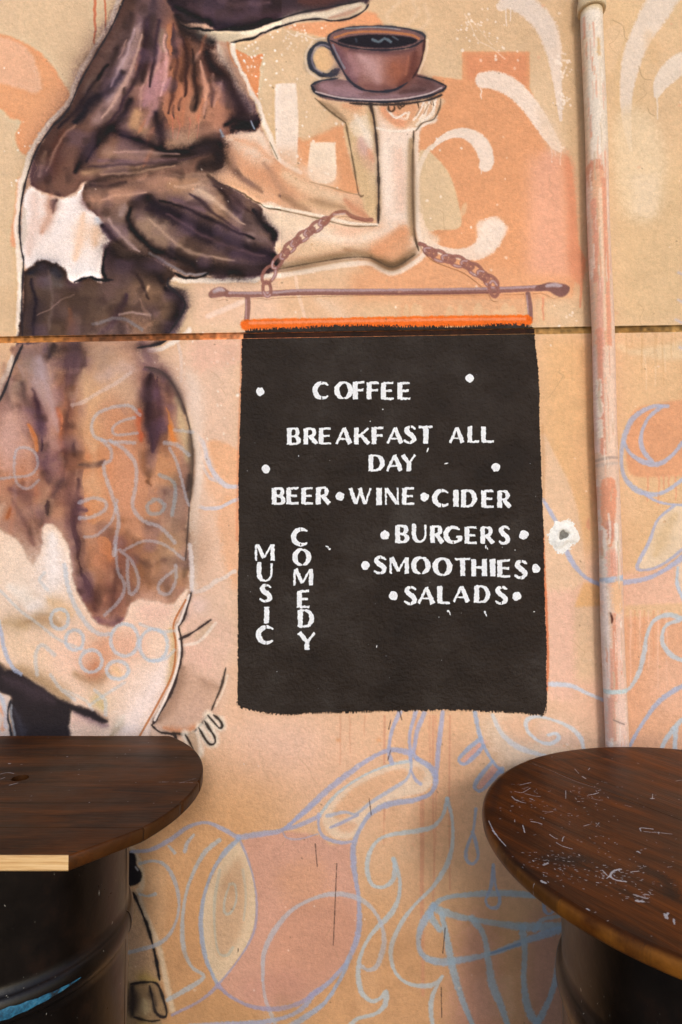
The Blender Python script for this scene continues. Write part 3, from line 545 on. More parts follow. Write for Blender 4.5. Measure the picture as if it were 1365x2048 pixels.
    air([(230, 830), (250, 870), (250, 960), (270, 1040)], 110, (186, 130, 94), .85); air([(185, 860), (190, 950), (190, 1030)], 50, (186, 128, 84), .85)
    air([(60, 720), (66, 740)], 40, (130, 112, 100), .8); air([(82, 720), (80, 760), (88, 800)], 34, (170, 152, 156), .85); air([(85, 770), (90, 810), (110, 850)], 30, (178, 146, 132), .8)
    air([(20, 790), (40, 770)], 34, (128, 112, 100), .8); air([(45, 770), (50, 800), (90, 840)], 18, (84, 66, 64), .7); air([(70, 800), (84, 850), (90, 900), (96, 960)], 26, (70, 48, 56), .85)
    air([(130, 690), (146, 720), (140, 780), (146, 860), (140, 920), (135, 980), (140, 1050)], 40, (110, 76, 64), .9); air([(150, 690), (150, 740)], 44, (78, 56, 54), .85); air([(108, 690), (100, 712)], 22, (64, 52, 54), .8)
    air([(112, 820), (124, 860), (126, 910)], 16, (156, 76, 40), .7); air([(58, 850), (70, 880), (76, 900)], 13, (170, 92, 36), .85); air([(20, 1020), (14, 1036)], 18, (150, 80, 40), .8)
    air([(20, 900), (40, 950)], 60, (186, 124, 86), .8); air([(10, 860), (20, 900)], 50, (180, 144, 134), .75); air([(60, 1000), (50, 1040), (72, 1090)], 50, (128, 92, 78), .85); air([(20, 980), (60, 1000), (90, 1050)], 26, (98, 68, 66), .7)
    air([(290, 690), (300, 740), (296, 800)], 40, (120, 90, 90), .85); air([(300, 756), (304, 820), (308, 880), (308, 910)], 34, (50, 34, 40), .95); air([(322, 742), (330, 780), (330, 860)], 36, (92, 68, 72), .85); air([(296, 900), (294, 960)], 18, (80, 54, 40), .75)
    air([(280, 820), (280, 880)], 12, (170, 80, 50), .6); air([(332, 820), (342, 858), (350, 890)], 12, (206, 120, 52), .8); air([(352, 800), (368, 850), (374, 920)], 20, (206, 182, 138), .8); air([(320, 915), (340, 950)], 40, (176, 126, 86), .8); air([(348, 960), (352, 1040)], 40, (142, 116, 92), .8)
    air([(160, 930), (190, 930), (212, 922)], 8, (90, 72, 66), .8); air([(290, 740), (340, 755)], 12, (84, 64, 76), .7); air([(290, 960), (302, 970)], 9, (60, 40, 28), .5)
    air([(260, 1080), (320, 1100), (350, 1150)], 90, (136, 98, 72), .9); air([(240, 1100), (230, 1180), (225, 1230)], 70, (112, 76, 66), .9); air([(150, 1080), (166, 1160), (190, 1220)], 30, (92, 60, 54), .85); air([(180, 1100), (190, 1160)], 40, (160, 108, 78), .8)
    air([(280, 1130), (300, 1170)], 30, (120, 84, 60), .8); air([(330, 1160), (340, 1190)], 24, (120, 90, 66), .8); air([(200, 1080), (226, 1110)], 30, (176, 116, 78), .7); air([(190, 1240), (225, 1250), (248, 1236)], 14, (110, 78, 84), .85); air([(96, 1000), (98, 1030)], 14, (60, 48, 44), .8)
    air([(150, 890), (150, 910)], 20, (70, 50, 42), .7); air([(160, 1020), (175, 1022)], 12, (70, 52, 48), .7); air([(240, 1040), (300, 1050), (340, 1080)], 16, (110, 80, 60), .6)
    for i in range(50):
        x, y = rng.uniform(0, 370), rng.uniform(720, 1180); air([(x, y), (x + rng.uniform(-12, 12), y + rng.uniform(20, 70))], rng.uniform(6, 14), [(96, 66, 58), (210, 160, 128), (196, 118, 78), (170, 150, 150)][i % 4], .2)
    air([(374, 1060), (372, 1150)], 10, (110, 98, 76), .6)
    for p, w, c, a in (([(190, 790), (180, 850), (186, 900)], 34, (208, 164, 120), .7), ([(240, 760), (262, 800)], 40, (206, 172, 140), .6), ([(350, 1000), (352, 1080), (356, 1150)], 50, (150, 126, 100), .8), ([(205, 1000), (196, 960)], 36, (212, 156, 110), .7),
                       ([(250, 900), (256, 980), (276, 1060)], 50, (200, 144, 110), .6), ([(176, 960), (196, 984)], 30, (204, 160, 120), .6), ([(20, 830), (26, 880), (10, 930)], 50, (206, 166, 150), .65), ([(110, 780), (100, 850), (118, 900)], 24, (176, 136, 124), .6),
                       ([(160, 1000), (150, 1060), (164, 1130), (188, 1200)], 22, (80, 54, 50), .8), ([(170, 740), (176, 800)], 30, (206, 168, 128), .7), ([(210, 700), (206, 730)], 40, (168, 140, 118), .7), ([(120, 960), (100, 1000), (80, 1050)], 16, (84, 62, 60), .6), ([(334, 790), (336, 850)], 18, (140, 104, 84), .6)):
        air(p, w, c, a)
    # ---------- cream belly and udder
    BE = [(-120, 1010), (-30, 1000), (0, 1056), (20, 1072), (40, 1082), (56, 1116), (68, 1132), (80, 1108), (86, 1056), (98, 1046), (118, 1062), (140, 1110), (148, 1160), (172, 1214), (196, 1246), (222, 1258), (246, 1244), (256, 1226), (262, 1206), (290, 1196), (330, 1208), (350, 1208), (368, 1186), (380, 1176), (372, 1212), (352, 1250),
          (360, 1290), (352, 1340), (335, 1395), (305, 1450), (280, 1500), (140, 1500), (130, 1460), (146, 1416), (180, 1436), (205, 1446), (216, 1432), (150, 1410), (60, 1362), (0, 1320), (-120, 1270)]
    poly(BE, (231, 203, 176), 2.5, .98)
    air([(20, 1100), (30, 1160), (60, 1200)], 80, (234, 214, 190), .8); air([(100, 1070), (110, 1140), (90, 1200), (60, 1215)], 46, (236, 230, 224), .9); air([(20, 1180), (60, 1200)], 30, (236, 228, 214), .7)
    air([(40, 1250), (90, 1240), (120, 1250)], 22, (150, 122, 84), .8); air([(10, 1245), (50, 1255)], 28, (178, 150, 108), .7); air([(100, 1200), (140, 1230)], 30, (216, 178, 128), .7); air([(30, 1290), (100, 1320)], 60, (226, 196, 160), .8)
    air([(120, 1310), (180, 1340)], 60, (234, 196, 170), .8); air([(20, 1340), (80, 1360), (140, 1396)], 24, (158, 128, 88), .8); air([(150, 1350), (180, 1362), (220, 1350)], 20, (150, 118, 80), .6)
    air([(330, 1330), (300, 1400), (250, 1460)], 60, (238, 222, 212), .9); air([(290, 1220), (330, 1225)], 46, (228, 188, 166), .85); air([(210, 1290), (210, 1310)], 60, (212, 150, 112), .8); air([(250, 1280), (262, 1300)], 40, (222, 170, 140), .8)
    air([(190, 1330), (190, 1350)], 26, (180, 116, 80), .8); air([(230, 1340), (240, 1350)], 26, (232, 192, 142), .8); air([(340, 1260), (350, 1310), (336, 1370)], 16, (196, 166, 110), .7); air([(190, 1400), (206, 1416)], 22, (190, 172, 110), .7)
    air([(150, 1440), (180, 1444)], 30, (214, 180, 166), .8); air([(160, 1470), (190, 1476)], 30, (232, 200, 172), .8); air([(225, 1470), (245, 1440)], 14, (170, 150, 120), .7); air([(234, 1450), (250, 1432)], 12, (226, 214, 196), .8)
    air([(150, 1422), (200, 1446), (215, 1450)], 14, (110, 84, 96), .6)
    # dark belly line and far leg
    poly([(-60, 1290), (0, 1325), (60, 1360), (100, 1382), (150, 1408), (200, 1432), (216, 1440), (205, 1446), (170, 1434), (146, 1420), (138, 1440), (132, 1500), (40, 1500), (22, 1450), (18, 1410), (26, 1398), (0, 1382), (-60, 1350)], (36, 29, 32), 1.5, .98, .4)
    air([(10, 1352), (60, 1380), (110, 1400)], 20, (70, 56, 62), .6); air([(0, 1325), (10, 1335)], 12, (120, 100, 80), .7); air([(30, 1420), (50, 1490)], 14, (66, 66, 78), .5)
    poly([(-60, 1370), (0, 1386), (22, 1400), (16, 1450), (30, 1500), (-60, 1500)], (206, 190, 180), 3, .9); stroke([(0, 1420), (10, 1440), (4, 1460)], 10, (222, 150, 110), .6, .8); stroke([(2, 1390), (8, 1420), (10, 1455)], 8, (170, 190, 210), .6, .8)
    line([(24, 1400), (14, 1432), (22, 1470), (30, 1500)], 4.5, (30, 30, 36)); stroke([(26, 1412), (22, 1440), (34, 1490)], 5, (170, 180, 186), .6, .6)
    # udder teats bag
    UD = [(384, 1182), (380, 1215), (366, 1246), (362, 1262), (366, 1300), (356, 1350), (335, 1395), (305, 1450), (318, 1460), (345, 1468), (375, 1466), (400, 1455), (420, 1432), (436, 1400), (446, 1360), (452, 1335), (470, 1260), (430, 1232), (400, 1230)]
    poly(UD, (224, 188, 162), 6, .8)
    poly([(366, 1300), (380, 1330), (410, 1360), (440, 1380), (430, 1420), (400, 1452), (360, 1464), (312, 1452), (340, 1395), (358, 1340)], (194, 158, 130), 16, .8)
    air([(368, 1340), (350, 1390), (320, 1440)], 20, (140, 108, 84), .7); air([(400, 1400), (370, 1440)], 40, (206, 170, 146), .7); air([(376, 1300), (420, 1330)], 30, (232, 190, 166), .8); air([(400, 1362), (436, 1380)], 16, (170, 136, 110), .6)
    air([(330, 1456), (370, 1462), (400, 1450)], 10, (216, 130, 76), .6); air([(376, 1210), (370, 1240)], 12, (160, 140, 140), .5); air([(396, 1200), (400, 1220)], 24, (226, 200, 190), .6)
    poly([(384, 1270), (400, 1276), (430, 1255), (424, 1240), (398, 1262), (370, 1284)], (206, 178, 146), 4, .8)
    # crisper folds: short tapering dark and light passes following the muscles
    D1, L1, L2 = (40, 28, 34), (196, 160, 140), (176, 150, 152)
    for p, w, c, a in (([(300, 30), (292, 90), (276, 150), (250, 200), (214, 250)], 9, (70, 48, 56), .75), ([(318, 40), (312, 110), (300, 170)], 8, (60, 40, 46), .7), ([(345, 50), (352, 110), (350, 170), (340, 230)], 8, (96, 60, 50), .7),
                       ([(364, 70), (372, 130), (368, 190)], 8, (74, 46, 40), .75), ([(384, 96), (392, 150), (392, 215)], 8, (70, 46, 40), .7), ([(408, 112), (420, 160), (424, 215)], 7, (110, 72, 60), .6), ([(272, 60), (250, 120), (222, 176)], 8, L2, .55),
                       ([(286, 70), (268, 130), (240, 186), (205, 236)], 7, L1, .5), ([(330, 70), (334, 130), (324, 190)], 7, (206, 160, 156), .5), ([(404, 120), (412, 170), (408, 230)], 9, (214, 158, 128), .55), ([(228, 250), (200, 286), (176, 320)], 8, D1, .8),
                       ([(200, 150), (176, 186), (150, 222), (120, 256)], 8, (56, 42, 46), .8), ([(216, 130), (196, 160)], 7, D1, .8), ([(150, 250), (118, 290), (92, 340)], 7, (150, 112, 92), .55), ([(240, 268), (290, 286), (330, 300), (380, 300)], 8, D1, .8),
                       ([(230, 300), (300, 304), (360, 306)], 6, (180, 144, 128), .5), ([(180, 330), (250, 328), (330, 322), (400, 312)], 6, (84, 62, 62), .6), ([(200, 350), (280, 342), (350, 330)], 6, (176, 138, 108), .5),
                       ([(320, 400), (380, 420), (440, 448), (510, 480)], 8, D1, .8), ([(330, 430), (390, 462), (450, 492), (530, 512)], 7, (96, 72, 76), .6), ([(300, 440), (340, 480), (400, 510), (470, 524)], 7, (176, 146, 120), .5), ([(400, 380), (450, 415), (490, 450)], 7, (196, 166, 140), .55),
                       ([(380, 385), (430, 425), (480, 460)], 6, (70, 50, 52), .6), ([(430, 370), (470, 402), (505, 430)], 6, (84, 60, 56), .65), ([(350, 372), (400, 368)], 8, (196, 160, 132), .5), ([(200, 400), (240, 392), (290, 384)], 7, (196, 152, 124), .5),
                       ([(215, 440), (240, 470), (280, 500)], 7, (176, 150, 142), .5), ([(64, 560), (70, 620), (66, 670)], 7, (50, 40, 48), .7), ([(96, 540), (104, 600), (98, 660)], 8, (120, 100, 92), .4), ([(240, 510), (270, 550), (300, 600)], 7, (60, 44, 42), .6), ([(280, 600), (300, 640)], 8, (170, 134, 104), .5),
                       ([(300, 750), (296, 820), (304, 900)], 8, D1, .8), ([(316, 756), (318, 830), (316, 880)], 6, (76, 54, 64), .7), ([(82, 740), (100, 800), (118, 860)], 8, (186, 164, 166), .6), ([(64, 780), (80, 830), (84, 900)], 8, (56, 40, 50), .7),
                       ([(130, 720), (136, 800), (132, 880), (126, 960)], 8, (80, 56, 54), .7), ([(160, 960), (150, 1040), (156, 1120), (180, 1190)], 7, (70, 48, 46), .75), ([(200, 1060), (196, 1130), (210, 1200)], 8, (176, 124, 94), .55), ([(230, 1140), (226, 1200), (220, 1240)], 7, (80, 54, 50), .6),
                       ([(270, 1110), (300, 1130), (336, 1120)], 7, (92, 66, 54), .6), ([(20, 1000), (50, 1040), (68, 1090)], 7, (84, 60, 60), .6), ([(174, 880), (190, 910), (188, 960)], 8, (214, 170, 130), .55), ([(40, 860), (56, 920), (56, 980)], 8, (206, 158, 132), .5)):
        air(p, w * (1 if p[0][1] < 690 else 1.5), c, a * (1 if p[0][1] < 690 else .6))
    mauve()
    warp(-60, -60, 560, 1500, 4, 36, 31); warp(-60, -60, 560, 1500, 1.6, 11, 41)
    # outlines
    line([(262, -40), (248, 0), (224, 55), (192, 110), (164, 160), (140, 215)], 3.6); line([(140, 215), (124, 236), (108, 250)], 8); line([(108, 250), (80, 290), (62, 330), (47, 385), (40, 440), (42, 490), (48, 520)], 4.4)
    line([(48, 520), (46, 560), (44, 620), (46, 684)], 4.5, K, .8); line([(46, 690), (30, 725), (12, 775), (-6, 812)], 5.5); line([(455, 84), (464, 118), (476, 136)], 4, (190, 130, 90), .7); line([(556, 318), (540, 284)], 3, (90, 76, 50), .5)
    line([(275, 696), (310, 690), (330, 682), (340, 664), (366, 624), (370, 604), (352, 584), (336, 570), (338, 556)], 5); line([(290, 734), (322, 742), (350, 775), (370, 820), (382, 870), (386, 930), (380, 1000), (376, 1060), (372, 1120)], 3.4, (58, 46, 42), .6); air([(300, 738), (330, 750), (352, 780), (370, 825)], 12, (70, 56, 54), .8); air([(380, 860), (384, 930), (378, 1000)], 12, (84, 70, 58), .75); air([(380, 950), (376, 980)], 12, (44, 34, 32), .7)
    line([(384, 1182), (378, 1204), (366, 1240), (356, 1252), (362, 1270), (364, 1300), (358, 1340), (340, 1392), (306, 1448)], 6, (50, 38, 36)); stroke([(379, 1190), (362, 1240), (354, 1256), (360, 1300), (352, 1345), (332, 1396), (310, 1440)], 5, (240, 228, 214), .9, .4)
    stroke([(372, 1200), (348, 1248), (352, 1290), (346, 1345), (320, 1400), (280, 1472)], 4, (176, 100, 50), .8, .5)
    line([(360, 1278), (384, 1266), (422, 1240)], 5, (50, 38, 36)); stroke([(370, 1290), (400, 1282), (432, 1246)], 6, (238, 226, 208), .7, .7)
    line([(452, 1336), (444, 1370), (432, 1400), (424, 1420)], 4, (60, 50, 42), .85); stroke([(456, 1350), (446, 1384), (432, 1412)], 4, (240, 226, 200), .6, .7)
    line([(304, 1450), (320, 1464), (345, 1468), (352, 1475), (352, 1505)], 5, (50, 40, 36)); line([(345, 1466), (380, 1468), (400, 1452), (420, 1428)], 4.5, (60, 46, 36), .85)
    for p in ([(416, 1430), (430, 1445), (440, 1455), (444, 1450), (440, 1440)], [(400, 1452), (412, 1476), (422, 1487), (430, 1484), (428, 1470), (414, 1445)], [(372, 1468), (382, 1490), (392, 1510), (400, 1500), (390, 1470)]):
        stroke(p, 18, (236, 224, 200), .8, .8); 
    poly([(376, 1468), (392, 1466), (398, 1500), (390, 1520), (380, 1500)], (196, 164, 130), 2, .9)
    for p in ([(416, 1430), (430, 1446), (440, 1456), (445, 1450), (438, 1438), (428, 1430)], [(398, 1455), (410, 1476), (420, 1488), (430, 1486), (430, 1474), (420, 1458), (410, 1442)], [(372, 1470), (384, 1492), (392, 1512)], [(352, 1472), (358, 1500)]): line(p, 4.4, (48, 38, 32))
    # hind leg and hoof at the foot of the wall
    stroke([(266, 1700), (280, 1730), (284, 1770), (276, 1790), (290, 1830), (316, 1890), (330, 1950), (345, 2020)], 12, (226, 206, 170), .8, .8)
    poly([(230, 1700), (268, 1706), (274, 1730), (284, 1745), (280, 1764), (262, 1772), (230, 1770)], (28, 24, 28), 1, .98); stroke([(272, 1734), (276, 1740)], 4, (190, 190, 190), .8, .5)
    poly([(200, 1772), (268, 1780), (282, 1820), (300, 1870), (312, 1920), (322, 1962), (300, 1975), (200, 1980)], (196, 160, 120), 2, .95); air([(265, 1850), (280, 1930)], 30, (204, 166, 130), .8); air([(280, 1955), (310, 1962)], 18, (190, 160, 80), .7); air([(276, 1780), (296, 1850)], 10, (176, 160, 140), .5)
    line([(267, 1786), (286, 1828), (300, 1868), (312, 1915), (320, 1960)], 5.5, (28, 24, 26), .95)
    poly([(200, 1966), (280, 1966), (310, 1966), (325, 1985), (336, 2022), (330, 2034), (316, 2028), (318, 2060), (200, 2080)], (158, 130, 92), 2, .95)
    air([(266, 1975), (266, 2030)], 18, (30, 24, 26), .9); air([(300, 1980), (312, 2010)], 10, (60, 48, 40), .7); line([(262, 1968), (290, 1964), (315, 1968), (328, 2000), (334, 2026), (328, 2034), (312, 2024), (304, 1990), (300, 1972)], 5, (34, 28, 28)); line([(268, 2034), (300, 2042), (320, 2040)], 4, (34, 28, 28)); air([(290, 2000), (292, 2026)], 14, (206, 186, 140), .7); air([(278, 2052), (300, 2060)], 14, (206, 180, 84), .6)

def mauve():
    """the sprayer went over the brown hide with thin violet and umber mists"""
    q = P([(-60, -60), (560, 1260)]).astype(int); (a0, b0), (a1, b1) = np.clip(q, 0, [CW - 1, CH - 1])
    S = IMG[b0:b1, a0:a1]; L = S.mean(2)
    dark = np.clip((.62 - L) / .2, 0, 1) * (S[..., 0] - S[..., 2] < .32)
    n1 = np.clip((vnoise(b1 - b0, a1 - a0, 34, 61) - .45) * 2.6, 0, 1); n2 = np.clip((vnoise(b1 - b0, a1 - a0, 20, 62) - .5) * 2.6, 0, 1)
    for c, k in (((104, 82, 98), n1 * .42), ((70, 52, 46), n2 * .38)):
        kk = (k * dark)[..., None]; S[:] = S * (1 - kk) + np.array(c, np.float32) / 255 * kk
    # firmer darks and lights
    k = np.clip((.66 - L) / .2, 0, 1)[..., None] * .8; vx_ = vnoise(b1 - b0, a1 - a0, 46, 71); vx2 = vnoise(b1 - b0, a1 - a0, 18, 72)
    S0 = S.copy(); C = np.clip((S - .44) * 1.24 + .42, .07, 1); S[:] = S * (1 - k) + C * k
    low = np.clip((np.arange(S.shape[0]) - (690 - CY0 - b0)) / 60., 0, 1)[:, None, None]; C = C * (1 - low) + low * np.clip((S - .44) * 1.12 + .475, .08, 1); S[:] = S0 * (1 - k) + C * k
    tan_ = (np.clip((vx_ - .5) * 2.4, 0, 1) * .34 + np.clip((vx2 - .6) * 2.5, 0, 1) * .25)[..., None] * low * (L > .3)[..., None] * k; S[:] = S * (1 - tan_) + np.array((214, 166, 126), np.float32) / 255 * tan_
    g = S.mean(2, keepdims=True); kd = k * (.32 - .27 * low); S[:] = S * (1 - kd) + g * np.array((1.05, .97, .98), np.float32) * kd
    B_ = np.stack([blurm(S[..., c].copy(), 5) for c in range(3)], 2); B2 = np.stack([blurm(S[..., c].copy(), 16) for c in range(3)], 2)
    S[:] = np.clip(S + ((S - B_) * .8 + (B_ - B2) * .25) * (1 - .65 * low), .08, 1)

def cup():
    poly([(623, 172), (638, 164), (672, 158), (720, 165), (800, 160), (835, 148), (866, 160), (893, 172), (880, 186), (850, 197), (780, 207), (700, 204), (645, 196)], (112, 84, 84), 1, 1)
    air([(645, 172), (680, 180), (720, 184)], 22, (170, 134, 140), .75); air([(660, 186), (740, 197), (850, 186)], 9, (150, 122, 130), .7); air([(836, 164), (866, 172)], 18, (90, 60, 58), .8); air([(800, 186), (850, 180)], 10, (66, 44, 44), .7)
    line([(623, 172), (640, 190), (700, 200), (780, 204), (850, 194), (885, 182), (893, 172)], 5, (30, 34, 44)); stroke([(632, 184), (690, 197), (780, 200), (850, 190), (884, 176)], 3.4, (206, 190, 186), .8, .5)
    line([(700, 207), (780, 210), (850, 202), (884, 190)], 4.5, (48, 40, 38)); line([(624, 170), (642, 162), (676, 157)], 5, (40, 44, 54)); line([(834, 152), (866, 160), (892, 172)], 4, (34, 34, 42))
    # handle
    line([(666, 98), (648, 88), (630, 92), (620, 112), (626, 136), (642, 149), (662, 150), (678, 140)], 12, (44, 48, 60), .95); stroke([(662, 96), (646, 90), (632, 98), (624, 116), (630, 136), (644, 146)], 4, (150, 140, 150), .6, .6)
    poly([(628, 116), (636, 100), (650, 96), (664, 106), (668, 124), (660, 138), (644, 142), (632, 132)], (222, 184, 134), 1, .98)
    # bowl
    poly([(657, 78), (700, 95), (760, 102), (820, 98), (850, 78), (846, 110), (836, 140), (820, 160), (790, 178), (755, 184), (720, 178), (695, 158), (680, 130), (668, 108)], (132, 88, 78), 1, 1)
    air([(672, 96), (690, 130), (712, 160)], 24, (104, 72, 84), .8); air([(720, 112), (745, 130), (755, 165)], 34, (206, 172, 170), .75); air([(700, 112), (715, 150)], 20, (168, 126, 126), .7); air([(790, 130), (800, 160)], 40, (156, 92, 66), .85)
    air([(830, 105), (824, 145), (800, 170)], 18, (92, 50, 42), .85); air([(700, 100), (770, 106), (830, 98)], 10, (86, 60, 64), .7); air([(730, 172), (780, 176)], 12, (110, 70, 66), .6); air([(818, 112), (812, 150)], 6, (176, 110, 84), .5)
    poly([(656, 76), (672, 62), (702, 55), (750, 53), (802, 56), (842, 65), (850, 76), (822, 94), (770, 100), (710, 96), (670, 86)], (120, 88, 84), 1, 1); stroke([(670, 76), (704, 66), (760, 64), (820, 70), (838, 78)], 5, (190, 120, 70), .8, .5)
    poly([(676, 82), (712, 72), (760, 70), (812, 74), (836, 82), (812, 92), (765, 97), (706, 92)], (26, 22, 30), 1, 1); stroke([(746, 80), (758, 84), (770, 78), (782, 84)], 6, (110, 130, 138), .75, .8); stroke([(712, 78), (714, 84)], 4, (60, 70, 84), .7, .8); stroke([(786, 74), (796, 80)], 4, (100, 110, 118), .6, .8)
    line([(657, 80), (660, 70), (680, 60), (720, 54), (760, 53), (810, 57), (846, 68), (850, 78)], 5.5, (48, 50, 60)); stroke([(690, 58), (740, 55), (780, 57), (800, 60)], 3, (150, 160, 164), .6, .6); line([(657, 80), (700, 95), (765, 101), (820, 95), (849, 80)], 4, (34, 32, 42))
    line([(656, 78), (668, 108), (682, 134), (698, 160), (722, 178), (755, 184), (790, 180), (815, 166)], 5, (36, 38, 50)); line([(850, 76), (846, 110), (838, 136), (826, 156)], 4, (60, 36, 36)); stroke([(666, 90), (676, 112), (690, 138)], 4, (130, 144, 156), .6, .7)
    stroke([(626, 82), (612, 110), (618, 142), (640, 158)], 5, (238, 222, 196), .5, .8); stroke([(856, 80), (852, 110), (838, 146)], 5, (236, 216, 188), .5, .8)

def links(path, n, size):
    s = spline(P2(path), False, 2); L = len(s)
    for i in range(n):
        k = int((i + .5) / n * (L - 1)); x, y = s[k]; k2 = min(L - 1, k + 3); dx, dy = s[k2] - s[max(0, k2 - 6)]; a = math.atan2(dy, dx)
        al, bl = size * (1.0 if i % 2 else .8), size * (.62 if i % 2 else .42)
        pts = [(x + math.cos(a) * al * math.cos(t) - math.sin(a) * bl * math.sin(t), y + math.sin(a) * al * math.cos(t) + math.cos(a) * bl * math.sin(t)) for t in np.linspace(0, 2 * math.pi, 11)]
        stroke(pts, 7, (146, 98, 86), .9, .4); stroke(pts[1:4] if i % 2 else pts[4:8], 3.5, (186, 160, 160), .8, .6)
def P2(p): return np.asarray(p, float)

def overlay():
    R = (140, 98, 88)
    # bar
    stroke([(424, 589, 14), (432, 586, 20), (444, 584, 20), (456, 588, 12)], 18, R, .96, .3); stroke([(430, 583, 8), (440, 579, 9), (448, 581, 6)], 8, (190, 176, 178), .8, .8)
    stroke([(455, 589), (520, 589), (600, 584), (700, 584), (800, 584), (900, 583), (1000, 580), (1085, 576)], 12, R, .96, .3)
    stroke([(460, 586), (540, 586), (600, 581), (700, 581), (800, 580), (900, 579), (1000, 577), (1085, 573)], 5, (176, 152, 154), .85, .6, .9); stroke([(560, 590), (800, 588), (1000, 586)], 3, (112, 66, 60), .6, .7, .9)
    stroke([(1076, 577, 11), (1100, 574, 18), (1118, 580, 26), (1126, 580, 24), (1136, 576, 8)], 20, (122, 86, 80), .97, .25); stroke([(1094, 572, 6), (1110, 570, 9), (1122, 572, 5)], 8, (190, 180, 186), .75, .8)
    stroke([(496, 596), (496, 618), (494, 642)], 11, R, .95, .3); stroke([(493, 600), (493, 640)], 3, (180, 152, 152), .7, .7); stroke([(1056, 588), (1060, 612), (1061, 640)], 10, (130, 94, 88), .95, .3); stroke([(1054, 592), (1058, 636)], 3, (170, 150, 154), .7, .7)
    # chains
    links([(536, 592), (534, 560), (548, 535), (565, 512)], 3, 19); links([(565, 515), (580, 496), (600, 478), (632, 455), (656, 438)], 7, 14); 
    poly([(552, 505), (560, 512), (558, 530), (550, 524)], (44, 40, 42), 1, .0)
    stroke([(650, 446), (670, 428), (690, 424), (706, 434), (730, 440), (744, 440)], 8, (150, 98, 80), .9, .5); stroke([(668, 430), (690, 428)], 4, (200, 176, 172), .6, .7)
    stroke([(840, 488), (850, 492), (858, 502)], 8, (140, 88, 78), .9, .4)
    links([(852, 500), (880, 513), (905, 520), (935, 530), (962, 548), (990, 570)], 8, 16); links([(985, 566), (990, 590)], 1, 20)
    # painted edge of the board
    O = (236, 104, 22)
    stroke([(492, 650), (560, 648), (700, 646), (860, 643), (1000, 641), (1054, 641)], 22, O, .95, .3, 1.0); stroke([(500, 646), (700, 642), (900, 639), (1050, 638)], 6, (238, 150, 110), .7, .6, .9)
    stroke([(485, 676), (483, 760), (479, 860), (476, 980), (475, 1080)], 6, (214, 120, 76), .4, .6, .9); stroke([(1086, 1060), (1090, 1160), (1094, 1240), (1096, 1320), (1094, 1380)], 5, (206, 92, 40), .6, .6, 1.1)
    air([(1086, 850), (1088, 1000)], 6, (190, 140, 90), .4)
    # faint blue drawing over the body of the cow
    F = (170, 178, 188)
    def f(p, w=7, a=.6, c=F): stroke(p, w, c, a * .9, .7, 1.1)
    f([(145, 810), (165, 805), (190, 790), (230, 768), (262, 746)], 8, .5, (206, 190, 184)); f([(280, 830), (260, 812), (225, 815), (195, 828), (184, 850), (190, 872), (215, 882), (270, 886)]); f([(270, 835), (240, 844), (226, 858), (234, 870), (275, 866)], 6)
    f([(205, 880), (222, 898), (222, 920), (208, 930), (214, 960), (228, 1000), (238, 1040), (232, 1080), (228, 1110)], 8); f([(222, 882), (250, 900), (272, 930), (272, 970), (266, 1010), (285, 1040), (320, 1054), (350, 1085)], 8)
    f([(330, 886), (355, 890), (378, 910)], 8); f([(340, 896), (356, 930), (370, 985), (378, 1010)], 6); f([(320, 950), (345, 962), (352, 985), (345, 1030)], 8, .6, (140, 160, 168)); f([(310, 1000), (296, 1010), (300, 1026), (320, 1026), (330, 1012), (318, 1000), (306, 1000)], 8, .6, (140, 160, 168))
    f([(160, 1005), (190, 996), (212, 1005), (208, 1022), (180, 1035), (160, 1036)], 8); f([(235, 1000), (225, 1040), (195, 1070), (170, 1074)], 6, .5); f([(350, 860), (385, 864)], 7, .5)
    f([(30, 915), (34, 900), (50, 895), (70, 905), (76, 930), (60, 950), (20, 955), (-10, 960)], 6, .55); f([(30, 915), (30, 950), (40, 972), (60, 976), (78, 960)], 6, .5)
    f([(232, 1090), (236, 1140), (250, 1170), (240, 1200), (210, 1230)], 7, .55); f([(240, 1100), (262, 1120), (276, 1150), (276, 1175), (262, 1188), (256, 1160), (256, 1120)], 7, .55); f([(350, 1140), (330, 1155), (318, 1170), (322, 1186), (340, 1186), (352, 1160), (352, 1130)], 7, .55); f([(250, 1100), (290, 1082), (330, 1090), (368, 1118)], 6, .5)
    f([(130, 1130), (136, 1170), (150, 1210), (176, 1250), (200, 1268), (222, 1268)], 9, .6, (178, 194, 208)); f([(0, 1180), (40, 1220), (80, 1250), (120, 1280), (170, 1300)], 6, .5, (186, 200, 208)); f([(96, 1180), (80, 1160), (90, 1146)], 7, .4, (190, 206, 214))
    B = (180, 196, 208)
    for x, y, rx, ry in ((120, 1238, 18, 20), (150, 1280, 18, 20), (183, 1322, 22, 22), (236, 1340, 22, 18), (250, 1280, 28, 32), (308, 1290, 28, 32)):
        f([(x + rx * math.cos(t), y + ry * math.sin(t)) for t in np.linspace(0, 6.4, 12)], 7, .75, B)
    f([(75, 1350), (72, 1310), (85, 1290), (110, 1310)], 8, .5, B); f([(102, 1350), (120, 1375), (150, 1400)], 7, .5, B); f([(190, 1380), (210, 1400), (212, 1430)], 7, .5, B); f([(250, 1365), (210, 1390), (180, 1410)], 6, .45, B); f([(280, 1248), (320, 1262), (350, 1262)], 6, .5, B); f([(350, 1300), (330, 1318), (300, 1322)], 6, .5, B)
    f([(-10, 1220), (2, 1260), (10, 1300), (26, 1335), (42, 1348)], 8, .8, (160, 178, 208)); f([(130, 1380), (170, 1400), (186, 1420)], 6, .4, (190, 200, 204)); f([(380, 1090), (384, 1130), (384, 1180)], 9, .8, (216, 210, 206))
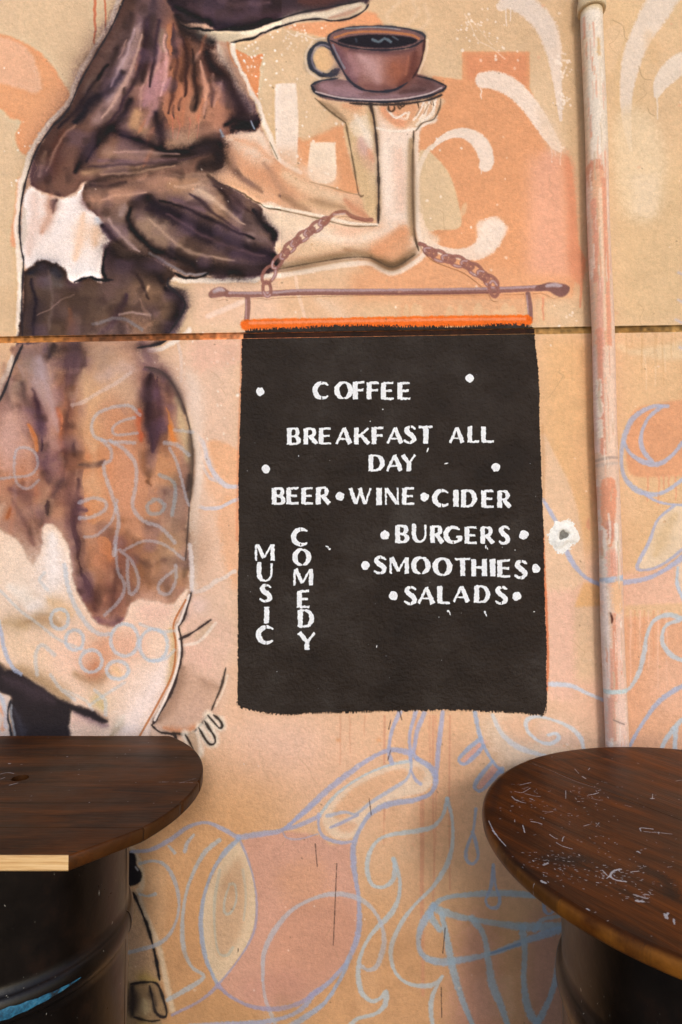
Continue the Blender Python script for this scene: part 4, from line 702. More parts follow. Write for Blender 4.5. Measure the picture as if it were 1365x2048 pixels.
    # scratches
    for p in ([(631, 1688), (635, 1733)], [(674, 1727), (671, 1800), (667, 1890)], [(739, 1598), (743, 1630)], [(782, 1440), (778, 1458)], [(800, 1424), (804, 1440)], [(891, 1856), (886, 1906)], [(883, 1975), (884, 2035)], [(477, 1898), (476, 1904)], [(776, 1520), (782, 1500)]):
        stroke(p, 1.7, (66, 48, 40), .75, .3, 1.7)
    for i in range(150):
        x, y = rng.uniform(0, 1365), rng.uniform(0, 2048); stroke([(x, y), (x + rng.uniform(0, 2), y + rng.uniform(0, 2))], rng.uniform(1.3, 2.8), [(110, 84, 62), (244, 232, 214)][i % 2], .5, .4, .3)
    # hairline cracks, chipped and rubbed places
    for k in range(16):
        x, y = [(1240, 60), (1290, 160), (60, 300), (520, 1500), (1120, 740), (1290, 1240), (1100, 350), (420, 740), (660, 1860), (340, 1960), (1000, 1700), (600, 1500), (1280, 600), (880, 420), (1140, 1280), (560, 1640)][k]
        q = [(x, y)]
        for _ in range(7): x += rng.uniform(-9, 10); y += rng.uniform(3, 13); q.append((x, y))
        stroke(q, 1.1, (168, 134, 100), .4, .4, 1.8)
    for k in range(70):
        x, y = rng.uniform(380, 1365), rng.uniform(0, 2040); s = rng.uniform(2, 6)
        poly([(x + s * rng.uniform(.4, 1) * math.cos(t), y + s * rng.uniform(.4, 1) * math.sin(t)) for t in np.linspace(0, 5.6, 7)], [(236, 220, 198), (196, 158, 118), (228, 176, 138)][k % 3], .4, rng.uniform(.3, .7), 1.)
    for k in range(26):
        x, y = rng.uniform(240, 1250), rng.uniform(1750, 2060); air([(x, y), (x + rng.uniform(-20, 20), y + rng.uniform(5, 30))], rng.uniform(10, 34), (164, 124, 84), rng.uniform(.08, .22))
    for k in range(14):
        x = rng.uniform(1070, 1360); drip(x, 668, 690 + rng.uniform(0, 80), rng.uniform(2, 5), (202, 158, 108), .3)
    air([(560, 2000), (600, 2040)], 40, (150, 120, 80), .2)

def paint_mural():
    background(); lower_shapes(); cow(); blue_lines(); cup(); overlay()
    # paint run into the horizontal joint
    r0, r1 = [int((EYE - z) * PPM + 1068 - CY0) for z in (2.0425, 2.0265)]
    for x, c in ((-420, (160, 108, 56)), (44, None), (330, None), (486, None), (1068, None), (1820, None)): pass
    xs = np.arange(CW) + CX0; key = [-420, 20, 50, 120, 250, 320, 345, 430, 486, 1070, 1200, 1300, 1820]
    col = [(166, 112, 56), (166, 110, 54), (140, 88, 46), (104, 64, 38), (130, 78, 42), (160, 98, 52), (206, 124, 70), (214, 142, 94), (210, 128, 84), (150, 118, 66), (128, 96, 48), (160, 126, 72), (160, 126, 72)]
    band_ = np.stack([np.interp(xs, key, [c[k] for c in col]) for k in range(3)], 1) / 255
    for r in range(r0, r1 + 1):
        t = (r - r0) / (r1 - r0); sh = .86 + .26 * t
        IMG[r] = band_ * sh * (1 + (NZ2[r] - .5)[:, None] * .5) 
    G = IMG.mean(2, keepdims=True); IMG[:] = (G + (IMG - G) * .97) * np.array((1.012, .990, 1.012), np.float32)
    # mottling of old paint, the same everywhere
    m = 1 + (NZ4 - .5) * .05 + (NZ3 - .5) * .03 + (NZ2 - .5) * .025 + ROUGH * .10
    IMG[:] = np.clip(IMG * m[..., None], 0, 1)
# ---------------------------------------------------------------- run the painter, keep the result as textures
def to_image(name, arr):
    h, w = arr.shape[:2]
    im = bpy.data.images.new(name, w, h, alpha=False, float_buffer=False)
    px = np.ones((h, w, 4), np.float32); px[..., :3] = np.clip(arr, 0, 1)[::-1]
    im.pixels.foreach_set(px.ravel()); im.update(); im.pack()
    return im
paint_mural()
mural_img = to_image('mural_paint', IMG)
CMAP = (CX0, CY0, CW, CH)

# the pipe carries its own coats of paint
PX0, PX1 = 1420, 1760
IMG = IMG[:, PX0:PX1].copy()
def put_pipe(m, x0, y0, color, alpha, rough, _put=put):
    global CW, ROUGH
    keep = (CW, ROUGH); CW, ROUGH = PX1 - PX0, keep[1][:, PX0:PX1]
    _put(m, x0 - PX0, y0, color, alpha, rough)
    CW, ROUGH = keep
_put_wall = put; put = put_pipe
PIPE_Y = -.033
_P_wall = P
def P(pts):
    pts = np.asarray(pts, float); X, Z = to_wall(pts[:, 0], pts[:, 1]); k = (WALL_D - .054) / WALL_D
    return np.stack([X * k * PPM + 682.5 - CX0, (EYE - (EYE + (Z - EYE) * k)) * PPM + 1068.0 - CY0], 1)
def paint_pipe():
    def cx(y): return 1183 + (y / 1490.0) * 51
    def vs(y0, y1, off, w, col, a=.85, soft=.6): stroke([(cx(y0) + off, y0), (cx((y0 + y1) / 2) + off + rng.uniform(-2, 2), (y0 + y1) / 2), (cx(y1) + off, y1)], w, col, a, soft, 1.3)
    IMG[:] = np.array((222, 205, 186), np.float32) / 255
    poly([(1120, 300), (1300, 300), (1330, 2500), (1130, 2500)], (226, 192, 170), 20, 1, 0, False)
    poly([(1120, -300), (1300, -300), (1300, 20), (1120, 20)], (214, 192, 158), 3, 1, 0, False)
    vs(30, 330, 2, 26, (232, 218, 204), .7, .8); vs(70, 330, -14, 8, (222, 192, 160), .7); vs(80, 110, 10, 7, (206, 168, 120), .8, 1); vs(120, 330, 12, 5, (226, 206, 184), .6)
    stroke([(1192, 330, 24), (1193, 345, 28), (1192, 362, 22)], 24, (212, 150, 120), .95, .3, 1)
    vs(350, 700, 0, 20, (226, 176, 142), .9, .5); vs(360, 690, 12, 9, (218, 148, 118), .8); vs(400, 560, -8, 8, (216, 146, 124), .7); vs(380, 660, 4, 6, (236, 206, 180), .7); vs(560, 720, -2, 10, (224, 168, 150), .8)
    vs(340, 720, -19, 7, (226, 212, 200), .9); vs(660, 905, -6, 9, (220, 150, 126), .85); vs(700, 900, 8, 16, (232, 200, 178), .8); vs(690, 900, -17, 9, (224, 196, 190), .8)
    for y in (760, 800, 842): vs(y, y + 30, -10, 8, (236, 222, 206), .8)
    stroke([(1197, 920), (1216, 916), (1236, 915)], 5, (160, 140, 132), .6, .7, 1); stroke([(1196, 930), (1236, 926)], 7, (186, 170, 164), .5, 1)
    stroke([(1218, 968, 24), (1219, 990, 26), (1218, 1060, 18), (1219, 1090, 8)], 20, (222, 150, 118), .9, .3, 1.1); stroke([(1219, 1048), (1222, 1072)], 14, (190, 140, 128), .7, .8, 1)
    vs(1060, 1150, -12, 13, (230, 216, 206), .85); vs(1050, 1110, 14, 9, (234, 220, 206), .8); vs(1110, 1160, 4, 22, (222, 162, 142), .8); vs(960, 1100, -18, 6, (222, 204, 200), .8)
    stroke([(1196, 1166), (1220, 1160), (1250, 1156)], 11, (176, 188, 208), .9, .4, .6)
    vs(1170, 1490, -14, 12, (232, 214, 208), .85); vs(1170, 1215, 12, 20, (228, 182, 142), .9); vs(1230, 1400, 2, 7, (216, 146, 118), .8); vs(1300, 1480, -4, 6, (214, 150, 128), .7); vs(1240, 1380, 12, 12, (230, 190, 172), .8)
    vs(1390, 1490, 10, 18, (230, 196, 182), .8); vs(1400, 1480, -8, 9, (214, 160, 142), .8)
    stroke([(1221, 1226, 3), (1224, 1238, 4), (1223, 1246, 2)], 3, (80, 40, 32), .9, .3); stroke([(1214, 1386), (1234, 1383), (1256, 1382)], 8, (190, 208, 212), .9, .4, .6)
    stroke([(1228, 1440), (1248, 1448)], 3, (130, 110, 104), .7, .5, 1)
    for i in range(170):
        y = rng.uniform(20, 1600); vs(y, y + rng.uniform(8, 60), rng.uniform(-22, 22), rng.uniform(1.2, 3.5), [(236, 224, 212), (212, 144, 118), (200, 176, 150), (228, 178, 150)][i % 4], rng.uniform(.3, .75), .6)
    IMG[:] = np.clip(IMG * (1 + ROUGH[:, PX0:PX1, None] * .16), 0, 1)
paint_pipe()
pipe_img = to_image('pipe_paint', IMG)
PMAP = (CX0 + PX0, CY0, PX1 - PX0, CH)
put = _put_wall; P = _P_wall

# ---------------------------------------------------------------- materials
def new_mat(name):
    m = bpy.data.materials.new(name); m.use_nodes = True
    n = m.node_tree.nodes; b = n['Principled BSDF']
    return m, n, m.node_tree.links, b
def rgb(c): return tuple(((v / 255 + .055) / 1.055) ** 2.4 if v > 10 else v / 255 / 12.92 for v in c) + (1,)
def noise(n, l, vec, scale, detail=3, rough=.55):
    t = n.new('ShaderNodeTexNoise'); t.inputs['Scale'].default_value = scale; t.inputs['Detail'].default_value = detail; t.inputs['Roughness'].default_value = rough
    if vec is not None: l.new(vec, t.inputs['Vector'])
    return t.outputs['Fac']
def ramp(n, l, fac, stops):
    r = n.new('ShaderNodeValToRGB'); e = r.color_ramp.elements
    while len(e) < len(stops): e.new(.5)
    for k, (p, c) in enumerate(stops): e[k].position = p; e[k].color = c if len(c) == 4 else rgb(c)
    l.new(fac, r.inputs[0]); return r.outputs[0]
def mix(n, l, fac, a, b, mode='MIX'):
    x = n.new('ShaderNodeMix'); x.data_type = 'RGBA'; x.blend_type = mode
    if isinstance(fac, float): x.inputs[0].default_value = fac
    else: l.new(fac, x.inputs[0])
    for i, v in ((6, a), (7, b)):
        if isinstance(v, tuple): x.inputs[i].default_value = v
        else: l.new(v, x.inputs[i])
    return x.outputs[2]
def bump(n, l, h, b, dist, strength=1., normal=None):
    k = n.new('ShaderNodeBump'); k.inputs['Distance'].default_value = dist; k.inputs['Strength'].default_value = strength
    l.new(h, k.inputs['Height'])
    if normal is not None: l.new(normal, k.inputs['Normal'])
    l.new(k.outputs[0], b.inputs['Normal']); return k.outputs[0]
def math_n(n, l, op, a, b=None):
    k = n.new('ShaderNodeMath'); k.operation = op
    for i, v in enumerate((a, b)):
        if v is None: continue
        if isinstance(v, (int, float)): k.inputs[i].default_value = v
        else: l.new(v, k.inputs[i])
    return k.outputs[0]
def gpos(n, l, scale=None):
    g = n.new('ShaderNodeNewGeometry')
    if scale is None: return g.outputs['Position']
    m = n.new('ShaderNodeMapping'); m.inputs['Scale'].default_value = scale; l.new(g.outputs['Position'], m.inputs[0]); return m.outputs[0]

def wall_texture(n, l, img, cmap):
    """the painted picture laid on the wall by real position (x, z)"""
    x0, y0, w, h = cmap
    g = n.new('ShaderNodeNewGeometry'); s = n.new('ShaderNodeSeparateXYZ'); l.new(g.outputs['Position'], s.inputs[0])
    u = math_n(n, l, 'MULTIPLY_ADD', s.outputs['X'], PPM / w); n[-1].inputs[2].default_value = (682.5 - x0) / w
    v = math_n(n, l, 'MULTIPLY_ADD', s.outputs['Z'], PPM / h); n[-1].inputs[2].default_value = 1 - (EYE * PPM + 1068 - y0) / h
    c = n.new('ShaderNodeCombineXYZ'); l.new(u, c.inputs[0]); l.new(v, c.inputs[1])
    t = n.new('ShaderNodeTexImage'); t.image = img; t.extension = 'EXTEND'; t.interpolation = 'Cubic'; l.new(c.outputs[0], t.inputs[0])
    return t.outputs['Color']
def stucco(n, l, b, color, k=1., rough=.88):
    p = gpos(n, l)
    f1 = noise(n, l, p, 420, 3, .6); f2 = noise(n, l, p, 130, 3, .6); f3 = noise(n, l, p, 14, 3, .6); f4 = noise(n, l, p, 900, 2, .7)
    gr = ramp(n, l, f4, [(.3, (.76, .76, .76, 1)), (.7, (1.18, 1.18, 1.18, 1))])
    gr2 = ramp(n, l, f1, [(.3, (.91, .91, .91, 1)), (.7, (1.06, 1.06, 1.06, 1))])
    col = mix(n, l, 1., color, gr, 'MULTIPLY'); col = mix(n, l, 1., col, gr2, 'MULTIPLY')
    l.new(col, b.inputs['Base Color']); b.inputs['Roughness'].default_value = rough; b.inputs['Specular IOR Level'].default_value = .25
    h = math_n(n, l, 'ADD', math_n(n, l, 'MULTIPLY', f1, .5), math_n(n, l, 'ADD', math_n(n, l, 'MULTIPLY', f2, 1.1), math_n(n, l, 'MULTIPLY', f3, 3.)))
    bump(n, l, h, b, .0022 * k, 1.)
ALB = 1.0
def mural_material(name, img, cmap, k=1.):
    m, n, l, b = new_mat(name)
    stucco(n, l, b, mix(n, l, 1., wall_texture(n, l, img, cmap), (ALB, ALB, ALB, 1), 'MULTIPLY'), k)
    return m
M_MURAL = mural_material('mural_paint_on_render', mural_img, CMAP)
M_PIPE = mural_material('old_pipe_paint', pipe_img, PMAP, .35)
def flat_stucco(name, stops, scale, k=1., rough=.88):
    m, n, l, b = new_mat(name); p = gpos(n, l)
    stucco(n, l, b, ramp(n, l, noise(n, l, p, scale, 5, .65), stops), k, rough); return m
M_BOARD = flat_stucco('black_masonry_paint', [(.32, (33, 24, 18)), (.48, (42, 32, 25)), (.56, (48, 39, 33)), (.7, (62, 55, 50))], 5.5, 2.0, .62)
M_GROOVE_BLACK = flat_stucco('black_paint_in_joint', [(.3, (18, 14, 12)), (.7, (58, 28, 14))], 40, .6)
M_WHITE = flat_stucco('white_lettering_paint', [(.3, (226, 228, 234)), (.6, (240, 242, 246)), (.8, (244, 245, 250))], 60, 1.0, .75)
M_PLASTER = flat_stucco('filler_plaster', [(.3, (226, 224, 220)), (.6, (246, 244, 240))], 90, .8)
M_PIT = flat_stucco('grey_plug', [(.3, (92, 90, 86)), (.7, (150, 147, 140))], 120, .8)
M_GROUND = flat_stucco('concrete_ground', [(.3, (84, 82, 80)), (.7, (108, 106, 103))], 6, 1.)

# ---------------------------------------------------------------- object helpers
def link(name, me, mat, parent=None, loc=None):
    o = bpy.data.objects.new(name, me); COL.objects.link(o)
    if mat is not None: me.materials.append(mat)
    if parent is not None: o.parent = parent
    if loc is not None: o.location = loc
    return o
def thing(name, label, cat, loc=(0, 0, 0), rz=0, group=None):
    o = bpy.data.objects.new(name, None); COL.objects.link(o); o.empty_display_size = .1
    o.location = loc; o.rotation_euler = (0, 0, rz); o['label'] = label; o['category'] = cat
    if group: o['group'] = group
    return o
def mesh(name, v, f, smooth=False):
    me = bpy.data.meshes.new(name); me.from_pydata(v, [], f); me.validate(); me.update()
    if smooth: me.polygons.foreach_set('use_smooth', [True] * len(me.polygons))
    return me
def box(name, x0, x1, y0, y1, z0, z1, mat, parent=None, bev=0.):
    bm = bmesh.new(); bmesh.ops.create_cube(bm, size=1)
    for v in bm.verts: v.co = Vector(((x0 + x1) / 2 + v.co.x * (x1 - x0), (y0 + y1) / 2 + v.co.y * (y1 - y0), (z0 + z1) / 2 + v.co.z * (z1 - z0)))
    if bev: bmesh.ops.bevel(bm, geom=bm.edges[:], offset=bev, segments=2, affect='EDGES')
    me = bpy.data.meshes.new(name); bm.to_mesh(me); bm.free()
    return link(name, me, mat, parent)

def field_sheet(name, f, gx0, gy0, y, mat, parent, cell=1.):
    """a coat of paint: the area where the field f (at canvas pixel corners) exceeds .5, as a thin sheet at depth y"""
    H, W = f.shape; ins = f > .5
    V, F = [], []; idx = {}
    def pt(cx_, cy_):
        k = (round(cx_, 3), round(cy_, 3))
        if k not in idx:
            idx[k] = len(V); X = (gx0 + cx_ * cell + CX0 - 682.5) / PPM; Z = EYE - (gy0 + cy_ * cell + CY0 - 1068) / PPM
            V.append((X, y, Z))
        return idx[k]
    full = ins[:-1, :-1] & ins[1:, :-1] & ins[:-1, 1:] & ins[1:, 1:]
    part = (ins[:-1, :-1] | ins[1:, :-1] | ins[:-1, 1:] | ins[1:, 1:]) & ~full
    done = np.zeros_like(full)
    for B in (16, 4, 1):
        hb, wb = full.shape[0] // B, full.shape[1] // B
        blk = (full & ~done)[:hb * B, :wb * B].reshape(hb, B, wb, B).all(axis=(1, 3)) if B > 1 else (full & ~done)
        for j, i in zip(*np.nonzero(blk)):
            F.append((pt(i * B, j * B), pt(i * B, j * B + B), pt(i * B + B, j * B + B), pt(i * B + B, j * B)))
        if B > 1: done[:hb * B, :wb * B] |= np.repeat(np.repeat(blk, B, 0), B, 1)
    for j, i in zip(*np.nonzero(part)):
        c = [(i, j), (i, j + 1), (i + 1, j + 1), (i + 1, j)]
        q = []
        for k in range(4):
            a, b = c[k], c[(k + 1) % 4]; fa, fb = f[a[1], a[0]] - .5, f[b[1], b[0]] - .5
            if fa > 0: q.append(a)
            if (fa > 0) != (fb > 0):
                t = min(max(fa / (fa - fb), .02), .98); q.append((a[0] + (b[0] - a[0]) * t, a[1] + (b[1] - a[1]) * t))
        if len(q) >= 3: F.append(tuple(pt(*p) for p in q))
    return link(name, mesh(name, V, F), mat, parent)

def region_field(pts, curve=True, soft=1, pad=6, ylim=None, jag=0.):
    q = P(pts); q = spline(q, True, 6) if curve else q
    m, x0, y0 = fill_mask(q); m = np.pad(m, pad); x0 -= pad; y0 -= pad
    m = blurm(m, soft)
    if jag:
        h, w = m.shape; a, b = max(0, y0), max(0, x0)
        m = np.where((m > .02) & (m < .98), np.clip(m + ROUGH[a:a + h, b:b + w][:h, :w] * jag, 0, 1), m)
    if ylim:   # keep only canvas rows between two heights of the wall
        lo, hi = [(EYE - z) * PPM + 1068 - CY0 - y0 for z in (ylim[1], ylim[0])]
        r = np.arange(m.shape[0]); m = m * ((r >= lo) & (r <= hi))[:, None]
    return m, x0, y0
def sheet(name, pts, y, mat, parent, curve=True, soft=1, ylim=None, label=None, step=3):
    m, x0, y0 = region_field(pts, curve, soft, 6, ylim)
    o = field_sheet(name, m[::step, ::step], x0, y0, y, mat, parent, step)
    if label: o['label'] = label
    return o

# ---------------------------------------------------------------- ground and wall
JZ0, JZ1 = 2.0285, 2.0405     # the horizontal joint
g = box('ground', -9, 9, -14, .6, -.3, 0, M_GROUND); g['kind'] = 'structure'
wall = thing('painted_wall', 'rendered wall with an orange and beige mural, split by one horizontal joint', 'wall', (0, 0, 0))
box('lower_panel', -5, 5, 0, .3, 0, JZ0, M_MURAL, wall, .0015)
box('upper_panel', -5, 5, 0, .3, JZ1, 4.2, M_MURAL, wall, .0015)
box('joint', -5, 5, .0024, .28, JZ0 - .001, JZ1 + .001, M_MURAL, wall)
# filler patch round an old fixing
def plaster_patch(px, py):
    X, Z = to_wall(px, py); n = 44; V, F = [], []
    prof = [(.0, .0012), (.0105, .0008), (.0115, .0026), (.0135, .0042), (.017, .0044), (.022, .0034), (.028, .0018), (.034, -.0008)]
    for k, (r, h) in enumerate(prof):
        for i in range(n):
            a = i * 2 * math.pi / n; rr = r * (1 + .10 * math.sin(2 * a + 1) + .16 * math.sin(3 * a + 2) + .07 * math.sin(5 * a + k * .5) + random.uniform(-.09, .09) * (k > 1))
            hh = h + random.uniform(-.0012, .0012) * (2 < k < 7)
            V.append((X + rr * math.cos(a) * .95, -hh, Z + rr * math.sin(a) * 1.05))
    for k in range(1, len(prof) - 1):
        for i in range(n): F.append((k * n + i, k * n + (i + 1) % n, (k + 1) * n + (i + 1) % n, (k + 1) * n + i))
    o = link('plaster_patch', mesh('plaster_patch', V, F, True), M_PLASTER, wall); o['label'] = 'rough white filler patch round an old hole'
    m_, gx, gy = region_field([(px + math.cos(t) * 35 * random.uniform(.75, 1.1), py + 2 + math.sin(t) * 33 * random.uniform(.6, 1.15)) for t in np.linspace(0, 5.9, 14)], True, 3, 10)
    h_, w_ = m_.shape; sm = field_sheet('plaster_smear', m_ + ROUGH[gy:gy + h_, gx:gx + w_] * 2.4 * 4 * m_ * (1 - m_), gx, gy, -.0004, M_PLASTER, o)
    link('hole_plug', mesh('hole_plug', [V[n + i] for i in range(n)], [tuple(range(n))]), M_PIT, o)
plaster_patch(1127, 1070)

# ---------------------------------------------------------------- the cow figure (coats of paint 0.6 mm proud)
cowm = thing('cow_mural', 'mural of a brown and white cow standing upright, holding a cup over the black menu', 'mural', (-.6, 0, 0))
def kid(o): o.matrix_parent_inverse = Matrix.Translation((.6, 0, 0)); return o
kid(sheet('upper_body', COW_OUT, -.0006, M_MURAL, cowm, ylim=(JZ1 + .0015, 4)))
kid(sheet('lower_body', COW_OUT, -.0006, M_MURAL, cowm, ylim=(0, JZ0 - .0015)))
kid(sheet('udder', [(384, 1182), (380, 1215), (366, 1246), (362, 1262), (366, 1300), (356, 1350), (335, 1395), (305, 1450), (318, 1460), (345, 1468), (356, 1510), (400, 1515), (432, 1487), (446, 1456), (436, 1400), (446, 1360), (440, 1300), (424, 1240), (400, 1220)], -.001, M_MURAL, cowm))
kid(sheet('hoof', [(230, 1700), (272, 1706), (286, 1745), (276, 1780), (288, 1820), (304, 1870), (316, 1920), (326, 1965), (338, 2025), (320, 2070), (200, 2080), (200, 1780)], -.0006, M_MURAL, cowm))
cupm = kid(sheet('coffee_cup', CUP_OUT, -.0011, M_MURAL, cowm)); cupm['label'] = 'brown coffee cup on a saucer'
BAR = [(412, 590), (430, 574), (448, 574), (462, 582), (700, 577), (1000, 574), (1080, 570), (1105, 562), (1126, 568), (1140, 577), (1128, 592), (1108, 598), (1085, 587), (1066, 588), (1068, 640), (1056, 640), (1050, 590), (700, 592), (504, 598), (502, 642), (489, 642), (490, 598), (455, 598), (436, 602)]
kid(sheet('sign_bar', BAR, -.0011, M_MURAL, cowm, curve=False, step=2))['label'] = 'brown iron bar carrying the menu'
for pth, lab in (([(546, 592), (540, 550), (556, 505), (600, 458), (660, 416), (695, 414), (745, 434), (742, 446), (690, 434), (660, 446), (620, 480), (580, 520), (556, 545), (550, 590), (534, 600), (522, 590)], 'chain from the elbow to the left end of the bar'),
                 ([(836, 482), (855, 484), (905, 502), (960, 528), (998, 566), (1000, 600), (985, 602), (974, 584), (930, 548), (870, 524), (848, 502)], 'chain from the elbow to the right end of the bar')):
    kid(sheet('chain', pth, -.0016, M_MURAL, cowm, step=2))['label'] = lab

# ---------------------------------------------------------------- the menu painted on the wall
BX, _ = to_wall(780, 1430)
menu = thing('menu_sign', 'black painted menu board reading COFFEE, BREAKFAST ALL DAY, BURGERS in white stencil letters', 'sign', (float(BX), 0, 1.12))
def kidm(o): o.matrix_parent_inverse = menu.matrix_basis.inverted(); return o
MAIN = [(486, 640), (485, 700), (484, 760), (481, 850), (478, 960), (479, 1060), (477, 1180), (477, 1300), (476, 1412), (486, 1417), (505, 1421), (540, 1428), (575, 1430), (620, 1427), (700, 1425), (800, 1422), (900, 1420), (1000, 1424), (1050, 1427), (1088, 1432), (1092, 1424), (1095, 1400), (1093, 1340), (1095, 1300), (1091, 1230), (1089, 1140), (1088, 1060), (1084, 965), (1082, 900), (1079, 840), (1080, 790), (1077, 740), (1074, 710), (1071, 690), (1069, 640)]
def ragged(pts, ylim, top=False):
    m, x0, y0 = region_field(pts, False, 1, 8)
    h, w = m.shape; r = np.random.default_rng(3)
    soft = blurm(m, 3)
    vy = np.repeat(r.random((h // 7 + 2, w)), 7, 0)[:h]           # bristles run up and down along top and bottom
    vx = np.repeat(r.random((h, w // 5 + 2)), 5, 1)[:, :w]
    up = blurm(m, 8)
    low = np.zeros_like(m); q = P([(500, 1405)])[0][1] - y0
    if not top: low[int(q):] = 1
    f = soft + (vy - .5) * (.8 if top else .55) * (low if not top else 1) * (4 * soft * (1 - soft)) * 1.6 + (vx - .5) * .22 * 4 * soft * (1 - soft) + ROUGH[y0:y0 + h, x0:x0 + w] * .5 * 4 * soft * (1 - soft)
    lo, hi = [(EYE - z) * PPM + 1068 - CY0 - y0 for z in (ylim[1], ylim[0])]
    rr = np.arange(h); return f * ((rr >= lo) & (rr <= hi))[:, None], x0, y0
f, x0, y0 = ragged(MAIN, (0, JZ0 - .0012)); kidm(field_sheet('menu_panel', f, x0, y0, -.0016, M_BOARD, menu))
STRIP = [(489, 664), (497, 660), (540, 658), (600, 656), (640, 653), (700, 651), (860, 654), (960, 652), (1010, 649), (1040, 649), (1056, 652), (1066, 654), (1070, 664), (1072, 690), (486, 690)]
f, x0, y0 = ragged(STRIP, (JZ1 + .0012, 4), True); kidm(field_sheet('top_edge', f, x0, y0, -.0016, M_BOARD, menu))
xa, xb = to_wall(487, 665)[0], to_wall(1070, 660)[0]
kidm(link('painted_joint', mesh('painted_joint', [(xa, .0018, JZ0), (xb, .0018, JZ0), (xb, .0018, JZ1), (xa, .0018, JZ1)], [(0, 1, 2, 3)]), M_GROOVE_BLACK, menu))

# stencil alphabet: strokes in a box of height 1; each entry (polyline, widths) ; straight stems thick, hairlines thin
T, N = .27, .12
def arc(cx_, cy_, rx, ry, a0, a1, w0, w1, wm=None, n=15):
    out = []
    for k in range(n):
        t = k / (n - 1); a = math.radians(a0 + (a1 - a0) * t); s = math.sin(math.pi * t)
        w = (w0 + (w1 - w0) * t) if wm is None else (w0 + (w1 - w0) * t) * (1 - s) + wm * s
        out.append((cx_ + rx * math.cos(a), cy_ + ry * math.sin(a), w))
    return out
GL = {
 'C': [arc(.55, .5, .44, .43, -50, -310, .10, .10, .30)], 'G': [arc(.53, .5, .42, .43, -48, -310, .10, .12, .29), [(.86, .58, .24), (.86, .86, .24)], [(.68, .60, N), (.96, .60, N)]],
 'O': [arc(.5, .5, .36, .44, -84, -264, .09, .09, .30), arc(.5, .5, .36, .44, -78, 78, .09, .09, .30)],
 'E': [[(.16, .04, T), (.16, .96, T)], [(.2, .06, N), (.88, .05, N)], [(.2, .49, N), (.8, .49, N)], [(.2, .94, N), (.9, .93, N)]],
 'F': [[(.18, .04, T), (.18, .98, T)], [(.2, .07, N), (.92, .06, N)], [(.2, .50, N), (.84, .49, N)]],
 'B': [[(.18, .04, T), (.18, .97, T)], [(.2, .06, N), (.5, .06, N), (.68, .10, .18), (.74, .26, .24), (.66, .43, .18), (.45, .49, N), (.2, .49, N)], [(.4, .49, N), (.66, .54, .17), (.8, .72, .26), (.7, .90, .18), (.45, .94, N), (.2, .94, N)]],
 'R': [[(.18, .04, T), (.18, .98, T)], [(.2, .06, N), (.5, .06, N), (.68, .11, .18), (.74, .28, .24), (.64, .46, .18), (.4, .52, N), (.2, .52, N)], [(.48, .54, .22), (.9, .96, .24)]],
 'A': [[(.5, .04, .14), (.08, .96, .13)], [(.5, .05, .2), (.86, .96, .28)], [(.24, .68, .09), (.74, .68, .09)]],
 'K': [[(.16, .03, T), (.16, .98, T)], [(.88, .05, .13), (.3, .55, .13)], [(.42, .44, .2), (.9, .97, .25)]],
 'S': [[(.86, .17, .1), (.66, .07, .13), (.4, .08, .17), (.22, .24, .25), (.42, .44, .28), (.68, .58, .28), (.8, .77, .25), (.62, .93, .16), (.34, .95, .13), (.1, .84, .1)]],
 'T': [[(.02, .07, N), (.98, .06, N)], [(.5, .1, T), (.5, .98, T)]], 'L': [[(.18, .03, T), (.18, .96, T)], [(.2, .94, N), (.92, .93, N)]],
 'D': [[(.18, .05, T), (.18, .97, T)], [(.2, .06, N), (.45, .07, N), (.7, .17, .2), (.84, .5, .28), (.7, .83, .2), (.45, .93, N), (.2, .94, N)]],
 'Y': [[(.1, .04, .25), (.5, .52, .22)], [(.94, .04, .12), (.54, .52, .14)], [(.52, .48, .26), (.52, .98, .26)]], 'W': [[(.07, .04, .2), (.3, .94, .2)], [(.5, .18, .1), (.33, .92, .1)], [(.48, .05, .2), (.7, .94, .2)], [(.95, .04, .1), (.73, .92, .1)]],
 'I': [[(.5, .04, .3), (.5, .97, .3)]], 'N': [[(.1, .04, .1), (.1, .97, .1)], [(.12, .06, .2), (.86, .92, .22)], [(.9, .04, .1), (.9, .97, .1)]],
 'U': [[(.15, .03, T), (.15, .6, T), (.26, .86, .22), (.5, .95, .1), (.74, .86, .11), (.87, .6, .11), (.87, .04, .11)]],
 'M': [[(.08, .08, .11), (.07, .97, .11)], [(.13, .06, .2), (.45, .82, .2)], [(.82, .08, .1), (.47, .80, .1)], [(.87, .05, .23), (.88, .97, .23)]], 'H': [[(.14, .04, T), (.14, .97, T)], [(.2, .5, N), (.8, .5, N)], [(.84, .04, T), (.84, .97, T)]]}
GAPS = {'C': [(.5, 0, .5, .16), (.5, .84, .5, 1)], 'O': [], 'G': [(.5, .84, .5, 1)], 'S': [(.52, 0, .52, .14), (.5, .86, .5, 1)]}
